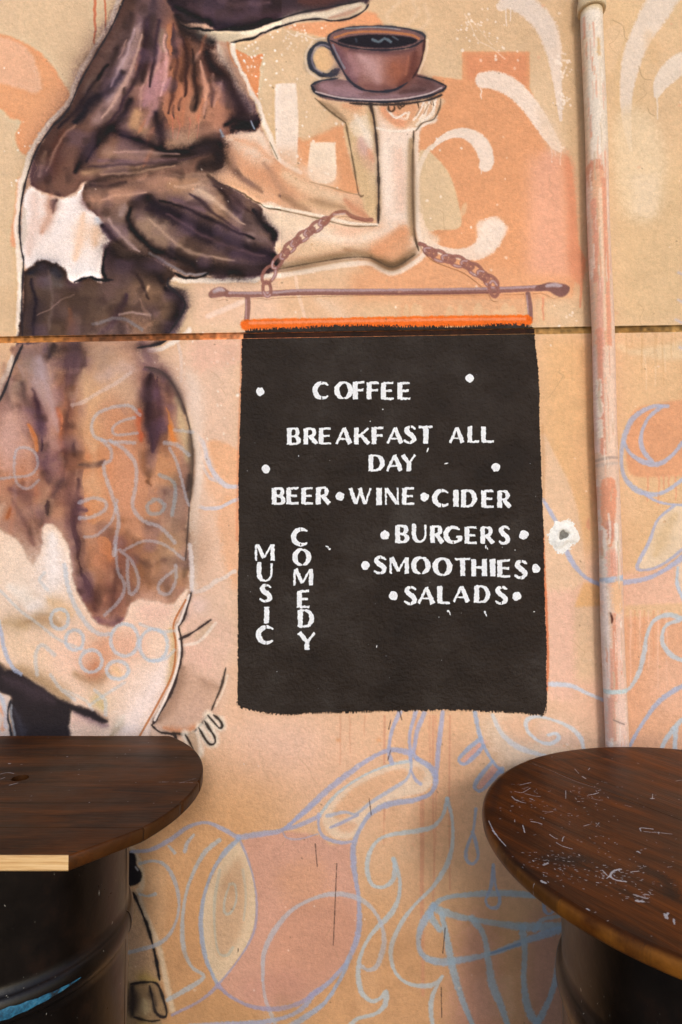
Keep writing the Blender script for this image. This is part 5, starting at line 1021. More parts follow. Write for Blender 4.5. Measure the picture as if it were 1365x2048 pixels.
TEXT = [('C', 627, 661, 764, 799), ('O', 669, 707, 764, 799), ('F', 707, 731, 763, 799), ('F', 734, 760, 764, 799), ('E', 763, 790, 765, 800), ('E', 796, 823, 765, 800),
 ('B', 574, 604, 856, 890), ('R', 607, 637, 856, 889), ('E', 639, 665, 856, 889), ('A', 671, 706, 855, 889), ('K', 708, 741, 855, 889), ('F', 744, 769, 854, 889), ('A', 773, 808, 855, 888), ('S', 807, 834, 852, 887), ('T', 838, 866, 852, 888), ('A', 898, 930, 854, 887), ('L', 935, 960, 852, 886), ('L', 962, 990, 852, 886),
 ('D', 736, 771, 909, 943), ('A', 772, 807, 909, 943), ('Y', 803, 832, 909, 943),
 ('B', 544, 573, 975, 1010), ('E', 574, 600, 975, 1009), ('E', 604, 629, 975, 1009), ('R', 632, 662, 974, 1009), ('W', 698, 744, 975, 1010), ('I', 753, 764, 975, 1011), ('N', 769, 799, 975, 1010), ('E', 805, 831, 975, 1010),
 ('C', 866, 901, 979, 1014), ('I', 907, 917, 979, 1014), ('D', 921, 955, 979, 1015), ('E', 963, 990, 980, 1016), ('R', 994, 1023, 981, 1016),
 ('B', 790, 821, 1050, 1086), ('U', 824, 855, 1050, 1085), ('R', 860, 888, 1051, 1086), ('G', 888, 925, 1052, 1087), ('E', 930, 956, 1053, 1088), ('R', 960, 989, 1053, 1088), ('S', 996, 1021, 1052, 1088),
 ('S', 747, 775, 1112, 1148), ('M', 779, 819, 1113, 1148), ('O', 822, 862, 1113, 1149), ('O', 865, 905, 1115, 1152), ('T', 910, 941, 1116, 1152), ('H', 943, 974, 1117, 1153), ('I', 981, 990, 1117, 1153), ('E', 995, 1023, 1119, 1155), ('S', 1028, 1056, 1120, 1157),
 ('S', 808, 835, 1172, 1209), ('A', 835, 871, 1173, 1208), ('L', 875, 902, 1171, 1208), ('A', 905, 941, 1171, 1205), ('D', 947, 982, 1170, 1206), ('S', 989, 1017, 1172, 1208),
 ('M', 510, 551, 1087, 1122), ('U', 514, 548, 1127, 1163), ('S', 519, 546, 1168, 1204), ('I', 528, 540, 1213, 1247), ('C', 514, 552, 1251, 1288),
 ('C', 584, 620, 1056, 1092), ('O', 585, 624, 1097, 1132), ('M', 587, 628, 1136, 1172), ('E', 595, 622, 1180, 1216), ('D', 595, 630, 1218, 1255), ('Y', 596, 632, 1264, 1300)]
GS = 3  # raster samples per canvas pixel
def glyph(ch, xa, xb, ya, yb, seed):
    x0, y0 = P([(xa, ya)])[0]; x1, y1 = P([(xb, yb)])[0]
    w, h = x1 - x0, y1 - y0; pad = 3
    W, H = int((w + 2 * pad) * GS), int((h + 2 * pad) * GS)
    X, Y = np.meshgrid((np.arange(W) / GS - pad), (np.arange(H) / GS - pad)); d = np.full(X.shape, 9.)
    asp = w / h
    for st in GL[ch]:
        wid = 1.0 if ch != 'I' else 1.0
        s = spline(np.array([(a * w, b * h, c * h * (.92 if asp > .6 else .88)) for a, b, c in st]), False, 1.2) if len(st) > 2 else np.array([(a * w, b * h, c * h * .95) for a, b, c in st])
        for (ax, ay, aw), (bx, by, bw) in zip(s[:-1], s[1:]):
            dx, dy = bx - ax, by - ay; L = dx * dx + dy * dy + 1e-6
            traw = ((X - ax) * dx + (Y - ay) * dy) / L; t = np.clip(traw, 0, 1)
            perp = np.hypot(X - ax - t * dx, Y - ay - t * dy) - (aw + (bw - aw) * t) / 2
            if len(st) == 2:   # flat ends for straight stencil bars
                over = np.maximum(-traw, traw - 1) * math.sqrt(L); lat = np.abs((X - ax) * dy - (Y - ay) * dx) / math.sqrt(L) - (aw + (bw - aw) * t) / 2
                perp = np.maximum(lat, over)
            d = np.minimum(d, perp)
    for a, b, c, e in GAPS.get(ch, []):
        d = np.maximum(d, .8 - np.hypot(X - a * w, np.clip(np.maximum(b * h - Y, Y - e * h), 0, None)))
    n1 = vnoise(H, W, 3.6 * GS, seed) - .5; n2 = vnoise(H, W, 1.1 * GS, seed + 900) - .5
    d = d + n1 * 1.7 + n2 * 1.1 - .25
    return .5 - d * .5, x0 - pad, y0 - pad
for k, (ch, xa, xb, ya, yb) in enumerate(TEXT):
    f, gx, gy = glyph(ch, xa, xb, ya, yb, 100 + k)
    kidm(field_sheet('letter', f, gx, gy, -.0026, M_WHITE, menu, 1 / GS))
DOTS = [(521, 784, 9), (940, 757, 9), (533, 938, 9), (992, 935, 9), (680.6, 993, 9.5), (849.6, 994, 9), (770.5, 1070, 9.5), (1047.5, 1070, 9.5), (731, 1131, 9), (1072, 1137, 9), (787.5, 1191, 9.5), (1033.4, 1192, 9)]
for k, (x, y, r) in enumerate(DOTS):
    x0, y0 = P([(x, y)])[0]; R = int((r + 3) * GS)
    X, Y = np.meshgrid(np.arange(-R, R + 1) / GS, np.arange(-R, R + 1) / GS)
    d = np.hypot(X, Y) - r + .6 + (vnoise(2 * R + 1, 2 * R + 1, 4 * GS, k) - .5) * 2.4
    kidm(field_sheet('dot', .5 - d * .5, x0 - R / GS, y0 - R / GS, -.0026, M_WHITE, menu, 1 / GS))
V, F = [], []
flecks = [(655, 1093, 6, 2), (660, 1098, 4, 3), (657, 1096, 4, 1.5), (893, 927, 8, 2.2), (972, 1093, 3, 8), (975, 1097, 2, 5), (897, 1222, 5, 4), (900, 1226, 2, 7), (970, 1224, 5, 5), (972, 1229, 2, 6), (856, 900, 3, 9), (1068, 1223, 4, 1.5), (766, 819, 2, 2), (741, 843, 2, 2), (754, 1292, 1.5, 5), (905, 1130, 2, 2), (1030, 1100, 2, 1.5), (598, 912, 1.5, 3), (1010, 1120, 1.5, 1.5), (878, 1234, 1.6, 1.6)]
for _ in range(22): flecks.append((random.uniform(495, 1075), random.uniform(680, 1400), random.uniform(.5, 1.2), random.uniform(.5, 1.4)))
for x, y, a, b in flecks:
    X, Z = [float(t) for t in to_wall(x, y)]; s = len(V); ang = random.uniform(-.5, .5)
    for i in range(7):
        t = i * 2 * math.pi / 7; r = random.uniform(.6, 1.25); u, v = a * .5 * r * math.cos(t) / PPM * 1.2, b * .5 * r * math.sin(t) / PPM * 1.2
        V.append((X + u * math.cos(ang) - v * math.sin(ang), -.0026, Z + u * math.sin(ang) + v * math.cos(ang)))
    F.append(tuple(range(s, s + 7)))
fl = kidm(link('paint_fleck', mesh('paint_fleck', V, F), M_WHITE, menu)); fl['kind'] = 'stuff'

# ---------------------------------------------------------------- drainpipe
def cast(x, y, yp):
    """point on the vertical plane yp seen at a measured photo position"""
    X, Z = to_wall(x, y); k = (WALL_D + yp) / WALL_D
    return Vector((float(X) * k, yp, EYE + (float(Z) - EYE) * k))
ptop, pmid, pbot = cast(1183.5, 12, PIPE_Y), cast(1209, 700, PIPE_Y), cast(1234, 1490, PIPE_Y)
dirv = (pbot - ptop).normalized()
pb = ptop + dirv * ((ptop.z - 0.0) / -dirv.z); pt_ = ptop - dirv * .9
pipe = thing('drainpipe', 'narrow drainpipe streaked with white and salmon paint running down the wall', 'pipe', tuple(pb))
def tube(name, a, b, prof, mat, parent, n=28, wob=0.):
    """prof: (share of the way, radius)"""
    V, F = [], []; ax = (b - a); u = Vector((1, 0, 0)); w = ax.normalized().cross(u).normalized(); u = w.cross(ax.normalized())
    for t, r in prof:
        c = a + ax * t + (Vector((math.sin(t * 37) * wob, math.sin(t * 23 + 1) * wob * .4, 0)))
        for i in range(n):
            g_ = i * 2 * math.pi / n; V.append(tuple(c + (u * math.cos(g_) + w * math.sin(g_)) * r))
    for k in range(len(prof) - 1):
        for i in range(n): F.append((k * n + i, (k + 1) * n + i, (k + 1) * n + (i + 1) % n, k * n + (i + 1) % n))
    F.append(tuple(range(n))); F.append(tuple(reversed(range((len(prof) - 1) * n, len(prof) * n))))
    me = mesh(name, V, F, False)
    for p_ in me.polygons: p_.use_smooth = len(p_.vertices) == 4
    o = link(name, me, mat, parent); o.matrix_parent_inverse = parent.matrix_basis.inverted(); return o
RP = .0250
def z_at(z): return ptop + dirv * ((ptop.z - z) / -dirv.z)
zc = cast(1183, 30, PIPE_Y).z
tube('lower_length', z_at(0), z_at(zc + .03), [(k / 40, RP) for k in range(41)], M_PIPE, pipe, wob=.0012)
tube('socket', z_at(zc + .006), z_at(zc + .075), [(0, RP + .0015), (.02, RP + .0062), (.08, RP + .0072), (.3, RP + .0068), (.34, RP + .0045), (1, RP + .004)], M_PIPE, pipe)
tube('upper_length', z_at(zc + .06), z_at(4.1), [(k / 20, RP - .0005) for k in range(21)], M_PIPE, pipe, wob=.0012)
for zz in (1.02, 3.1):
    c = z_at(zz); tube('clip', c - Vector((0, 0, .012)), c + Vector((0, 0, .012)), [(0, RP + .001), (.1, RP + .004), (.9, RP + .004), (1, RP + .001)], M_PIPE, pipe)
    box('bracket', c.x - .012, c.x + .012, c.y + RP, -.0005, zz - .01, zz + .01, M_PIPE, pipe).matrix_parent_inverse = pipe.matrix_basis.inverted()
# ---------------------------------------------------------------- drum tables
TOP_Z, DH = 1.09, .46
def cam2w(X, d): return Vector((X * math.cos(YAW) - d * math.sin(YAW), -WALL_D + X * math.sin(YAW) + d * math.cos(YAW), 0))
def on_top(x, y):
    """photo position -> point of the table-top plane"""
    X, Z = to_wall(x, y); k = (TOP_Z - EYE) / (float(Z) - EYE)
    return Vector((float(X) * k, -WALL_D + WALL_D * k, TOP_Z))

def scratch_texture(name, cx_, cy_, half, marks, dark):
    """paint spots measured on the table top, as a two channel texture (r: white paint, g: dark stain)"""
    global IMG, CW, CH, P, ROUGH
    keep = (IMG, CW, CH, P, ROUGH); n = 1300; s = n / (2 * half)
    CW = CH = n; IMG = np.zeros((n, n, 3), np.float32); ROUGH = keep[4][:n, :n]
    def PP(pts):
        out = []
        for a in np.asarray(pts, float):
            v = on_top(a[0], a[1]); out.append(((v.x - cx_) * s + n / 2, n / 2 - (v.y - cy_) * s))
        return np.array(out)
    P = PP
    for pts, w, a in dark: stroke(pts, w, (0, 255, 0), a, 1.1, .8)
    for pts, w, a in marks: stroke(pts, w * .8 * (.7 + .6 * rng.random()), (255, 0, 0), a * (.6 + .4 * rng.random()), .35, 2.4)
    im = to_image(name, IMG); im.colorspace_settings.name = 'Non-Color'
    IMG, CW, CH, P, ROUGH = keep
    return im

def wood_material(name, cols, ang, img, cx_, cy_, half, rough=.38, edge=False, rim=(96, 58, 20)):
    m, n, l, b = new_mat(name)
    mp = n.new('ShaderNodeMapping'); g_ = n.new('ShaderNodeNewGeometry'); l.new(g_.outputs['Position'], mp.inputs[0])
    mp.inputs['Rotation'].default_value = (0, 0, -ang)
    mp2 = n.new('ShaderNodeMapping'); l.new(mp.outputs[0], mp2.inputs[0]); mp2.inputs['Scale'].default_value = (1.7, 13, 13)
    mp3 = n.new('ShaderNodeMapping'); l.new(mp.outputs[0], mp3.inputs[0]); mp3.inputs['Scale'].default_value = (9, 120, 120)
    f1 = noise(n, l, mp2.outputs[0], 1.5, 7, .68); n[-1].inputs['Distortion'].default_value = .9; f2 = noise(n, l, mp3.outputs[0], 1.5, 4, .7); f3 = noise(n, l, g_.outputs['Position'], 7, 4, .6)
    col = ramp(n, l, f1, [(.28, cols[0]), (.45, cols[1]), (.6, cols[2]), (.78, cols[3])])
    col = mix(n, l, .6, col, ramp(n, l, f2, [(.3, (.5, .46, .42, 1)), (.6, (1.15, 1.12, 1.08, 1))]), 'MULTIPLY')
    col = mix(n, l, .8, col, ramp(n, l, f3, [(.3, (.55, .5, .48, 1)), (.65, (1.2, 1.15, 1.1, 1))]), 'MULTIPLY')
    rr = ramp(n, l, f3, [(.3, (rough - .08,) * 3 + (1,)), (.7, (rough + .14,) * 3 + (1,))])
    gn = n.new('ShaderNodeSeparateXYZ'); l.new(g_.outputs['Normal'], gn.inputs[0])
    edge_tone = math_n(n, l, 'MULTIPLY', ramp(n, l, gn.outputs['Z'], [(.45, (1, 1, 1, 1)), (.93, (0, 0, 0, 1))]), ramp(n, l, noise(n, l, g_.outputs['Position'], 16, 5, .6), [(.35, (.1, .1, .1, 1)), (.62, (1, 1, 1, 1))]))  # sides and rounded edge blend unevenly toward the rim colour
    col = mix(n, l, edge_tone, col, rgb(rim))
    if img is not None:
        s = n.new('ShaderNodeSeparateXYZ'); l.new(g_.outputs['Position'], s.inputs[0])
        u = math_n(n, l, 'MULTIPLY_ADD', s.outputs['X'], .5 / half); n[-1].inputs[2].default_value = .5 - cx_ * .5 / half
        v = math_n(n, l, 'MULTIPLY_ADD', s.outputs['Y'], .5 / half); n[-1].inputs[2].default_value = .5 - cy_ * .5 / half
        c = n.new('ShaderNodeCombineXYZ'); l.new(u, c.inputs[0]); l.new(v, c.inputs[1])
        t = n.new('ShaderNodeTexImage'); t.image = img; t.extension = 'CLIP'; l.new(c.outputs[0], t.inputs[0])
        sc = n.new('ShaderNodeSeparateColor'); l.new(t.outputs[0], sc.inputs[0])
        col = mix(n, l, sc.outputs[1], col, (.008, .006, .006, 1)); col = mix(n, l, sc.outputs[0], col, (.52, .51, .53, 1))
        rr = mix(n, l, sc.outputs[0], rr, (.7, .7, .7, 1))
    l.new(col, b.inputs['Base Color']); l.new(rr, b.inputs['Roughness'])
    h = math_n(n, l, 'ADD', math_n(n, l, 'MULTIPLY', f2, 1.), math_n(n, l, 'MULTIPLY', f1, 1.5))
    bump(n, l, h, b, .0007, .6)
    b.inputs['Specular IOR Level'].default_value = .13
    return m

def clip_poly(poly_, p0, nrm, keep_pos=True):
    out = []; m = len(poly_)
    for i in range(m):
        a, b = poly_[i], poly_[(i + 1) % m]; da, db = (a - p0).dot(nrm), (b - p0).dot(nrm)
        if not keep_pos: da, db = -da, -db
        if da >= 0: out.append(a)
        if (da >= 0) != (db >= 0): out.append(a + (b - a) * (da / (da - db)))
    return out
def inset(poly_, d):
    out = []; m = len(poly_); c = sum(poly_, Vector((0, 0))) / m
    for i in range(m):
        a, b, e = poly_[i - 1], poly_[i], poly_[(i + 1) % m]
        n1 = Vector((-(b - a).y, (b - a).x)).normalized(); n2 = Vector((-(e - b).y, (e - b).x)).normalized()
        nn = (n1 + n2); nn = nn.normalized() / max(.5, nn.normalized().dot(n1)) if nn.length > 1e-6 else n1
        out.append(b + nn * d)
    return out
def slab(outline, prof, cuts, ang, mat, parent, names='board', endmat=None, is_end=None):
    """table top: outline (ccw) extruded by the edge profile [(z, inset)], sawn into boards by lines along angle ang"""
    rings = [(z, inset(outline, d)) for z, d in prof]
    m = len(outline); out = []
    nrm = Vector((-math.sin(ang), math.cos(ang)))
    bounds = [None] + cuts + [None]
    for i in range(len(bounds) - 1):
        bm = bmesh.new(); R = []
        for z, ring in rings: R.append([bm.verts.new((p.x, p.y, z)) for p in ring])
        for a, b in zip(R[:-1], R[1:]):
            for k in range(m):
                fc = bm.faces.new((a[k], a[(k + 1) % m], b[(k + 1) % m], b[k])); fc.smooth = True
                if is_end and is_end(outline[k], outline[(k + 1) % m]): fc.material_index = 1; fc.smooth = False
        bm.faces.new(list(reversed(R[0]))); bm.faces.new(R[-1])
        for off, side in ((bounds[i], 1), (bounds[i + 1], -1)):
            if off is None: continue
            gap = .0006
            co = Vector((nrm.x * (off + side * gap), nrm.y * (off + side * gap), 0))
            r = bmesh.ops.bisect_plane(bm, geom=bm.verts[:] + bm.edges[:] + bm.faces[:], plane_co=co, plane_no=Vector((nrm.x, nrm.y, 0)) * -side, clear_outer=True)
            ed = [e for e in r['geom_cut'] if isinstance(e, bmesh.types.BMEdge)]
            if ed: bmesh.ops.edgeloop_fill(bm, edges=ed)
        bmesh.ops.recalc_face_normals(bm, faces=bm.faces[:])
        me = bpy.data.meshes.new(names); bm.to_mesh(me); bm.free()
        o = link(names, me, mat, parent)
        if endmat: me.materials.append(endmat)
        o.matrix_parent_inverse = parent.matrix_basis.inverted(); out.append(o)
    return out

def drum_material():
    m, n, l, b = new_mat('black_drum_enamel'); p = gpos(n, l)
    f = noise(n, l, p, 11, 5, .65); s = noise(n, l, gpos(n, l, (1, 1, .45)), 190, 2, .5)
    col = ramp(n, l, f, [(.3, (10, 6, 4)), (.55, (18, 11, 7)), (.75, (36, 20, 11))])
    spot = math_n(n, l, 'MULTIPLY', ramp(n, l, s, [(.73, (0, 0, 0, 1)), (.77, (1, 1, 1, 1))]), ramp(n, l, noise(n, l, p, 17, 2, .5), [(.48, (0, 0, 0, 1)), (.6, (1, 1, 1, 1))]))
    l.new(mix(n, l, spot, col, (.30, .28, .24, 1)), b.inputs['Base Color'])
    l.new(ramp(n, l, f, [(.3, (.26, .26, .26, 1)), (.7, (.42, .42, .42, 1))]), b.inputs['Roughness']); b.inputs['Specular IOR Level'].default_value = .34
    bump(n, l, noise(n, l, p, 60, 3, .6), b, .0006, .6); return m
M_DRUM = drum_material()
TH_MAX = .0225
def blue_material():
    m, n, l, b = new_mat('blue_worn_paint'); f = noise(n, l, gpos(n, l), 55, 6, .75)
    l.new(ramp(n, l, f, [(.36, (34, 34, 34)), (.46, (26, 74, 100)), (.6, (44, 112, 144)), (.74, (120, 122, 118))]), b.inputs['Base Color'])
    b.inputs['Roughness'].default_value = .5; return m
M_BLUE = blue_material()

def drum(parent, R, seam, blue=None):
    """painted steel drum: body with rolled rings, lid, rims and a weld seam; R is the body radius"""
    Hb = TOP_Z - TH_MAX - (.0025 if R > .24 else 0); pf = [(0, -.004), (0, .003), (.012, .004), (.016, 0.)]
    for zc_ in (.26, .825):
        pf += [(zc_ - .040, 0.)] + [(zc_ + .022 * math.sin(u), .0105 * math.cos(u)) for u in np.linspace(-math.pi / 2, math.pi / 2, 9)] + [(zc_ + .040, 0.)]
    pf += [(Hb - .03, 0.), (Hb - .014, 0.), (Hb - .011, .004), (Hb - .003, .0045), (Hb, .002), (Hb, -.006), (Hb - .012, -.007)]
    N_ = 96; V, F = [], []
    for z, dr in pf:
        for i in range(N_):
            a = i * 2 * math.pi / N_; dent = .0007 * math.sin(a * 3 + z * 9) + .0005 * math.sin(a * 7 - z * 14)
            r = R + dr + dent * (dr < .002); V.append((r * math.cos(a), r * math.sin(a), z))
    for k in range(len(pf) - 1):
        for i in range(N_): F.append((k * N_ + i, k * N_ + (i + 1) % N_, (k + 1) * N_ + (i + 1) % N_, (k + 1) * N_ + i))
    F.append(tuple(reversed(range(N_))))
    link('drum_body', mesh('drum_body', V, F, True), M_DRUM, parent)
    lid = [((R - .0065) * math.cos(i * 2 * math.pi / N_), (R - .0065) * math.sin(i * 2 * math.pi / N_), Hb - .011) for i in range(N_)]
    link('drum_lid', mesh('drum_lid', lid, [tuple(range(N_))]), M_DRUM, parent)
    V, F = [], []
    for z, dr in pf[3:-6]:
        for da, e in ((-.0022, .0003), (-.0012, .0013), (.0012, .0013), (.0022, .0003)):
            a = seam + da / R; r = R + dr + e; V.append((r * math.cos(a), r * math.sin(a), z))
    for k in range(len(pf[3:-6]) - 1):
        for j in range(3): F.append((k * 4 + j, k * 4 + j + 1, (k + 1) * 4 + j + 1, (k + 1) * 4 + j))
    link('weld_seam', mesh('weld_seam', V, F, True), M_DRUM, parent)
    if blue:
        V, F = [], []; a0, a1 = blue; K_ = 48
        for k in range(K_ + 1):
            a = a0 + (a1 - a0) * k / K_; e = min(1, 3.2 * (1 - k / K_) + .05) * (1 + .12 * math.sin(k * 1.9))
            for u in (-.42 * e, -.15 * e, .12 * e, .38 * e):
                r = R + .0109 * math.cos(u) + .0003; V.append((r * math.cos(a), r * math.sin(a), .825 + .022 * math.sin(u)))
        for k in range(K_):
            for j in range(3): F.append((4 * k + j, 4 * k + 4 + j, 4 * k + 5 + j, 4 * k + 1 + j))
        link('paint_band', mesh('paint_band', V, F, True), M_BLUE, parent)['label'] = 'worn light blue paint on the rolled ring of the drum'

# ---- left table: disc sawn straight along the back and the front
LC = cam2w(-.62, 1.17)
lt = thing('drum_table', 'dark table on a black drum at the left, with a pale sawn front edge', 'table', (LC.x, LC.y, 0), 0, 'drum tables against the wall')
def left_outline():
    pts = []
    for i in range(120):
        a = i * 2 * math.pi / 120; r = .357
        pts.append(Vector((-.62 + r * math.cos(a), 1.17 + r * math.sin(a))))
    # the right side is a little flat between the corner and the sawn end, as measured
    pts = clip_poly(pts, Vector((0, 1.444)), Vector((0, -1))); pts = clip_poly(pts, Vector((0, .909)), Vector((0, 1)))
    pts = clip_poly(pts, Vector((-.391, .907)), Vector((-(.98 - .907), (-.322 + .391))).normalized() * 1.0)
    w = [cam2w(p.x, p.y) for p in pts]; return [Vector((p.x, p.y)) for p in w]
lo = left_outline()
fdir = cam2w(1, .909) - cam2w(0, .909); fdir = Vector((fdir.x, fdir.y)).normalized(); fp = cam2w(0, .909); fp = Vector((fp.x, fp.y))
def is_front(a, b):
    nn = Vector((-fdir.y, fdir.x)); return abs((a - fp).dot(nn)) < .002 and abs((b - fp).dot(nn)) < .002
def spots(n, cx_, cy_, sx, sy, lo_=2, hi_=6):
    o = []
    for _ in range(n):
        x, y = random.gauss(cx_, sx), random.gauss(cy_, sy); a = random.choice([0, .25, -.5, 1.2]); L = random.uniform(lo_, hi_)
        o.append(([(x, y), (x + L * math.cos(a), y + L * math.sin(a) * .5)], random.uniform(1.2, 2.4), random.uniform(.5, .95)))
    return o
lmarks = [([(318, 1564), (350, 1564), (386, 1565)], 1.8, .8), ([(18, 1527), (21, 1527)], 4, .9), ([(42, 1529), (45, 1529)], 3, .9), ([(134, 1513), (136, 1513)], 3, .9), ([(112, 1512), (113, 1512)], 2, .8), ([(157, 1549), (159, 1549)], 3, .7),
          ([(2, 1548), (16, 1545), (28, 1547)], 5, .5), ([(2, 1558), (10, 1555)], 5, .4), ([(20, 1570), (36, 1566)], 6, .5), ([(60, 1600), (63, 1600)], 2, .6), ([(102, 1545), (104, 1545)], 2, .6), ([(360, 1566), (394, 1556)], 1.6, .6)] + spots(26, 200, 1560, 130, 40, 1, 2)
ldark = [([(150, 1650), (210, 1652)], 20, .35), ([(230, 1580), (330, 1584)], 12, .5), ([(268, 1583), (300, 1583)], 2.5, .9), ([(0, 1500), (120, 1504)], 26, .35), ([(138, 1703), (152, 1703)], 5, .9), ([(0, 1575), (60, 1562)], 16, .5)]
limg = scratch_texture('left_table_marks', LC.x, LC.y, .42, lmarks, ldark)
DARKW = [(18, 9, 4), (48, 25, 9), (76, 41, 13), (112, 62, 20)]
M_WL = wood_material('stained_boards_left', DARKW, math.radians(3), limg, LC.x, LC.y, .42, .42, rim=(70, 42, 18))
mraw, n_, l_, b_ = new_mat('bare_pine_edge')
l_.new(ramp(n_, l_, noise(n_, l_, gpos(n_, l_, (3, 30, 90)), 2.5, 5, .6), [(.3, (178, 128, 72)), (.5, (212, 172, 118)), (.7, (228, 194, 146))]), b_.inputs['Base Color']); b_.inputs['Roughness'].default_value = .7
TH = .0225
PL = [(TOP_Z - TH, .003), (TOP_Z - TH + .003, 0.), (TOP_Z - .003, 0.), (TOP_Z - .0008, .0012), (TOP_Z, .0035)]
def cut_at(px, py, ang): v = on_top(px, py); return v.x * -math.sin(ang) + v.y * math.cos(ang)
AL = math.radians(3)
lcuts = sorted([cut_at(350, 1564, AL), cut_at(290, 1584, AL) - .045, cut_at(200, 1512, AL), cut_at(100, 1655, AL)])
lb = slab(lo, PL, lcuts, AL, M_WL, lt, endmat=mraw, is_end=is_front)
# knot hole bored through the board
hv = on_top(41, 1556)
cut_bm = bmesh.new(); bmesh.ops.create_cone(cut_bm, cap_ends=True, segments=24, radius1=.0155, radius2=.0155, depth=.1, matrix=Matrix.Translation((hv.x, hv.y, TOP_Z)))
cme = bpy.data.meshes.new('cutter'); cut_bm.to_mesh(cme); cut_bm.free(); cutter = bpy.data.objects.new('cutter', cme); COL.objects.link(cutter)
bpy.context.view_layer.update()
for o in lb:
    md = o.modifiers.new('b', 'BOOLEAN'); md.operation = 'DIFFERENCE'; md.object = cutter; md.solver = 'EXACT'
dg = bpy.context.evaluated_depsgraph_get(); dg.update()
for o in lb:
    me = bpy.data.meshes.new_from_object(o.evaluated_get(dg)); o.modifiers.clear(); o.data = me
bpy.data.objects.remove(cutter)
drum(lt, .2185, math.radians(9), blue=(math.radians(238), math.radians(331)))

# ---- right table: full disc with a rounded edge
RC = cam2w(.6155, .989); RR = .387
rt = thing('drum_table', 'round brown table on a black drum at the right, flecked with white paint', 'table', (RC.x, RC.y, 0), 0, 'drum tables against the wall')
ro = [Vector((RC.x + RR * math.cos(i * 2 * math.pi / 128), RC.y + RR * math.sin(i * 2 * math.pi / 128))) for i in range(128)]
M = []
def mk(pts, w=1.8, a=.9): M.append((pts, w, a))
mk([(1065, 1527), (1100, 1540), (1150, 1562), (1200, 1578)], 1.3, .55); mk([(1030, 1583), (1045, 1585), (1061, 1576)]); mk([(1040, 1570), (1062, 1565)], 2.4); mk([(1046, 1577), (1058, 1574)]); mk([(1024, 1593), (1034, 1601), (1052, 1606)], 3); mk([(1050, 1587), (1070, 1592), (1082, 1593)], 2)
mk([(1060, 1597), (1066, 1599)], 3); mk([(1086, 1622), (1096, 1624), (1106, 1623)], 2.6); mk([(1132, 1581), (1132, 1597)], 2); mk([(1150, 1538), (1158, 1547)], 2.2); mk([(1165, 1553), (1172, 1557)], 4); mk([(1177, 1540), (1180, 1536)], 2)
mk([(1178, 1590), (1190, 1588), (1198, 1585)], 3); mk([(1184, 1597), (1200, 1601)], 2); mk([(1204, 1563), (1215, 1566)], 2); mk([(1250, 1610), (1265, 1614)], 2); mk([(1275, 1526), (1278, 1527)], 3); mk([(1303, 1597), (1308, 1597)], 5); mk([(1306, 1588), (1305, 1597)], 2); mk([(1352, 1562), (1364, 1560)], 2)
mk([(1063, 1643), (1075, 1645), (1084, 1648)], 2.6); mk([(1030, 1639), (1030, 1644)], 2); mk([(1100, 1669), (1110, 1676), (1116, 1678)], 2.4); mk([(1113, 1685), (1125, 1692), (1145, 1698)], 3.4); mk([(1125, 1682), (1127, 1675), (1129, 1673)], 3); mk([(1046, 1650), (1050, 1665)], 2); mk([(1168, 1652), (1182, 1648)], 2.4); mk([(1192, 1646), (1200, 1653)], 2); mk([(1199, 1645), (1193, 1653)], 2)
mk([(1282, 1662), (1282, 1656), (1306, 1658)], 3); mk([(1288, 1663), (1308, 1665)], 2.6); mk([(1308, 1664), (1344, 1668)], 4); mk([(1318, 1664), (1318, 1668)], 2); mk([(1275, 1703), (1281, 1706)], 3.4)
mk([(1242, 1738), (1228, 1742), (1221, 1752), (1232, 1760), (1252, 1763)], 4); mk([(1205, 1740), (1214, 1750)], 3); mk([(1222, 1750), (1214, 1757)], 3); mk([(1262, 1744), (1278, 1742)], 3); mk([(1276, 1702), (1280, 1705)], 3)
mk([(978, 1641), (986, 1658), (998, 1676), (1012, 1692)], 2.6, .8); mk([(986, 1660), (992, 1668)], 4); mk([(1084, 1762), (1092, 1766)], 6); mk([(1088, 1730), (1096, 1726)], 5); mk([(1330, 1828), (1334, 1836)], 6); mk([(1333, 1830), (1337, 1826)], 4); mk([(1348, 1838), (1349, 1848)], 4); mk([(1175, 1818), (1178, 1820)], 4); mk([(1270, 1790), (1290, 1796)], 6, .8); mk([(1275, 1802), (1286, 1803)], 8); mk([(1290, 1788), (1298, 1790)], 4)
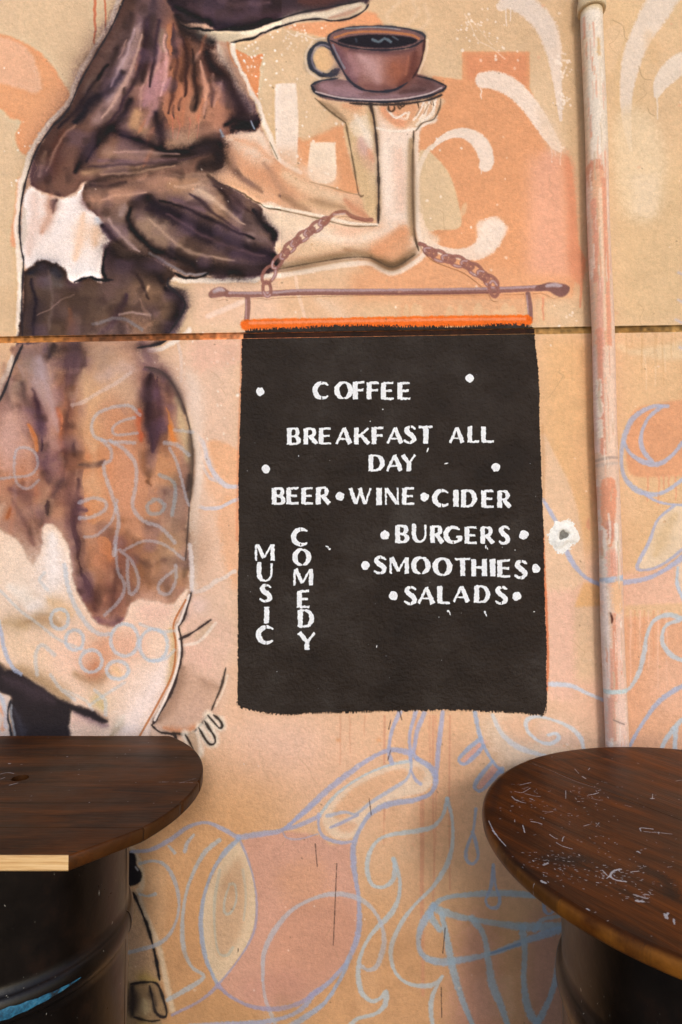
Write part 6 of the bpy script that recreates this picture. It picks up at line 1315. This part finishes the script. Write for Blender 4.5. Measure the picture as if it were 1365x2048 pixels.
marks = M + spots(26, 1110, 1722, 26, 9) + spots(12, 1140, 1718, 14, 6) + spots(30, 1100, 1630, 60, 34, 2, 5) + spots(16, 1110, 1755, 28, 8) + spots(36, 1210, 1750, 30, 10) + spots(22, 1280, 1792, 18, 8) + spots(40, 1290, 1745, 50, 26, 2, 5) + spots(34, 1180, 1690, 60, 60, 1, 4) + spots(24, 1180, 1590, 24, 10) + spots(26, 1045, 1600, 26, 18) + spots(60, 1230, 1680, 110, 90, 1, 3) + spots(10, 1050, 1730, 20, 14)
dark = [([(1095, 1718), (1130, 1722), (1160, 1718)], 40, .8), ([(1175, 1735), (1200, 1738)], 14, .5), ([(1180, 1584), (1280, 1610), (1365, 1640)], 34, .55), ([(1070, 1540), (1150, 1566), (1240, 1590)], 14, .5), ([(1290, 1740), (1330, 1760), (1345, 1790)], 34, .8), ([(1240, 1780), (1290, 1800)], 16, .5), ([(1000, 1690), (1060, 1750), (1110, 1790)], 22, .55), ([(1240, 1850), (1300, 1880)], 26, .5), ([(1330, 1700), (1365, 1710)], 20, .5), ([(1000, 1560), (985, 1620)], 18, .4), ([(1110, 1520), (1250, 1512)], 16, .4)]
rimg = scratch_texture('right_table_marks', RC.x, RC.y, .42, marks, dark)
pa, pb2 = on_top(1062, 1525), on_top(1200, 1578); AR_ = math.atan2(pb2.y - pa.y, pb2.x - pa.x)
BROWN = [(36, 16, 4), (68, 34, 8), (98, 50, 12), (124, 70, 18)]
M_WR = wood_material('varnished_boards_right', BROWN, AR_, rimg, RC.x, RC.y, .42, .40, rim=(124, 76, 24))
PR = [(TOP_Z - .025, .008), (TOP_Z - .024, .004), (TOP_Z - .020, .001), (TOP_Z - .013, 0.), (TOP_Z - .007, .001), (TOP_Z - .003, .003), (TOP_Z - .001, .006), (TOP_Z, .010)]
c0 = pa.x * -math.sin(AR_) + pa.y * math.cos(AR_)
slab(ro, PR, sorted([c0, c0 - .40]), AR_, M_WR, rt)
drum(rt, .2595, math.radians(330))
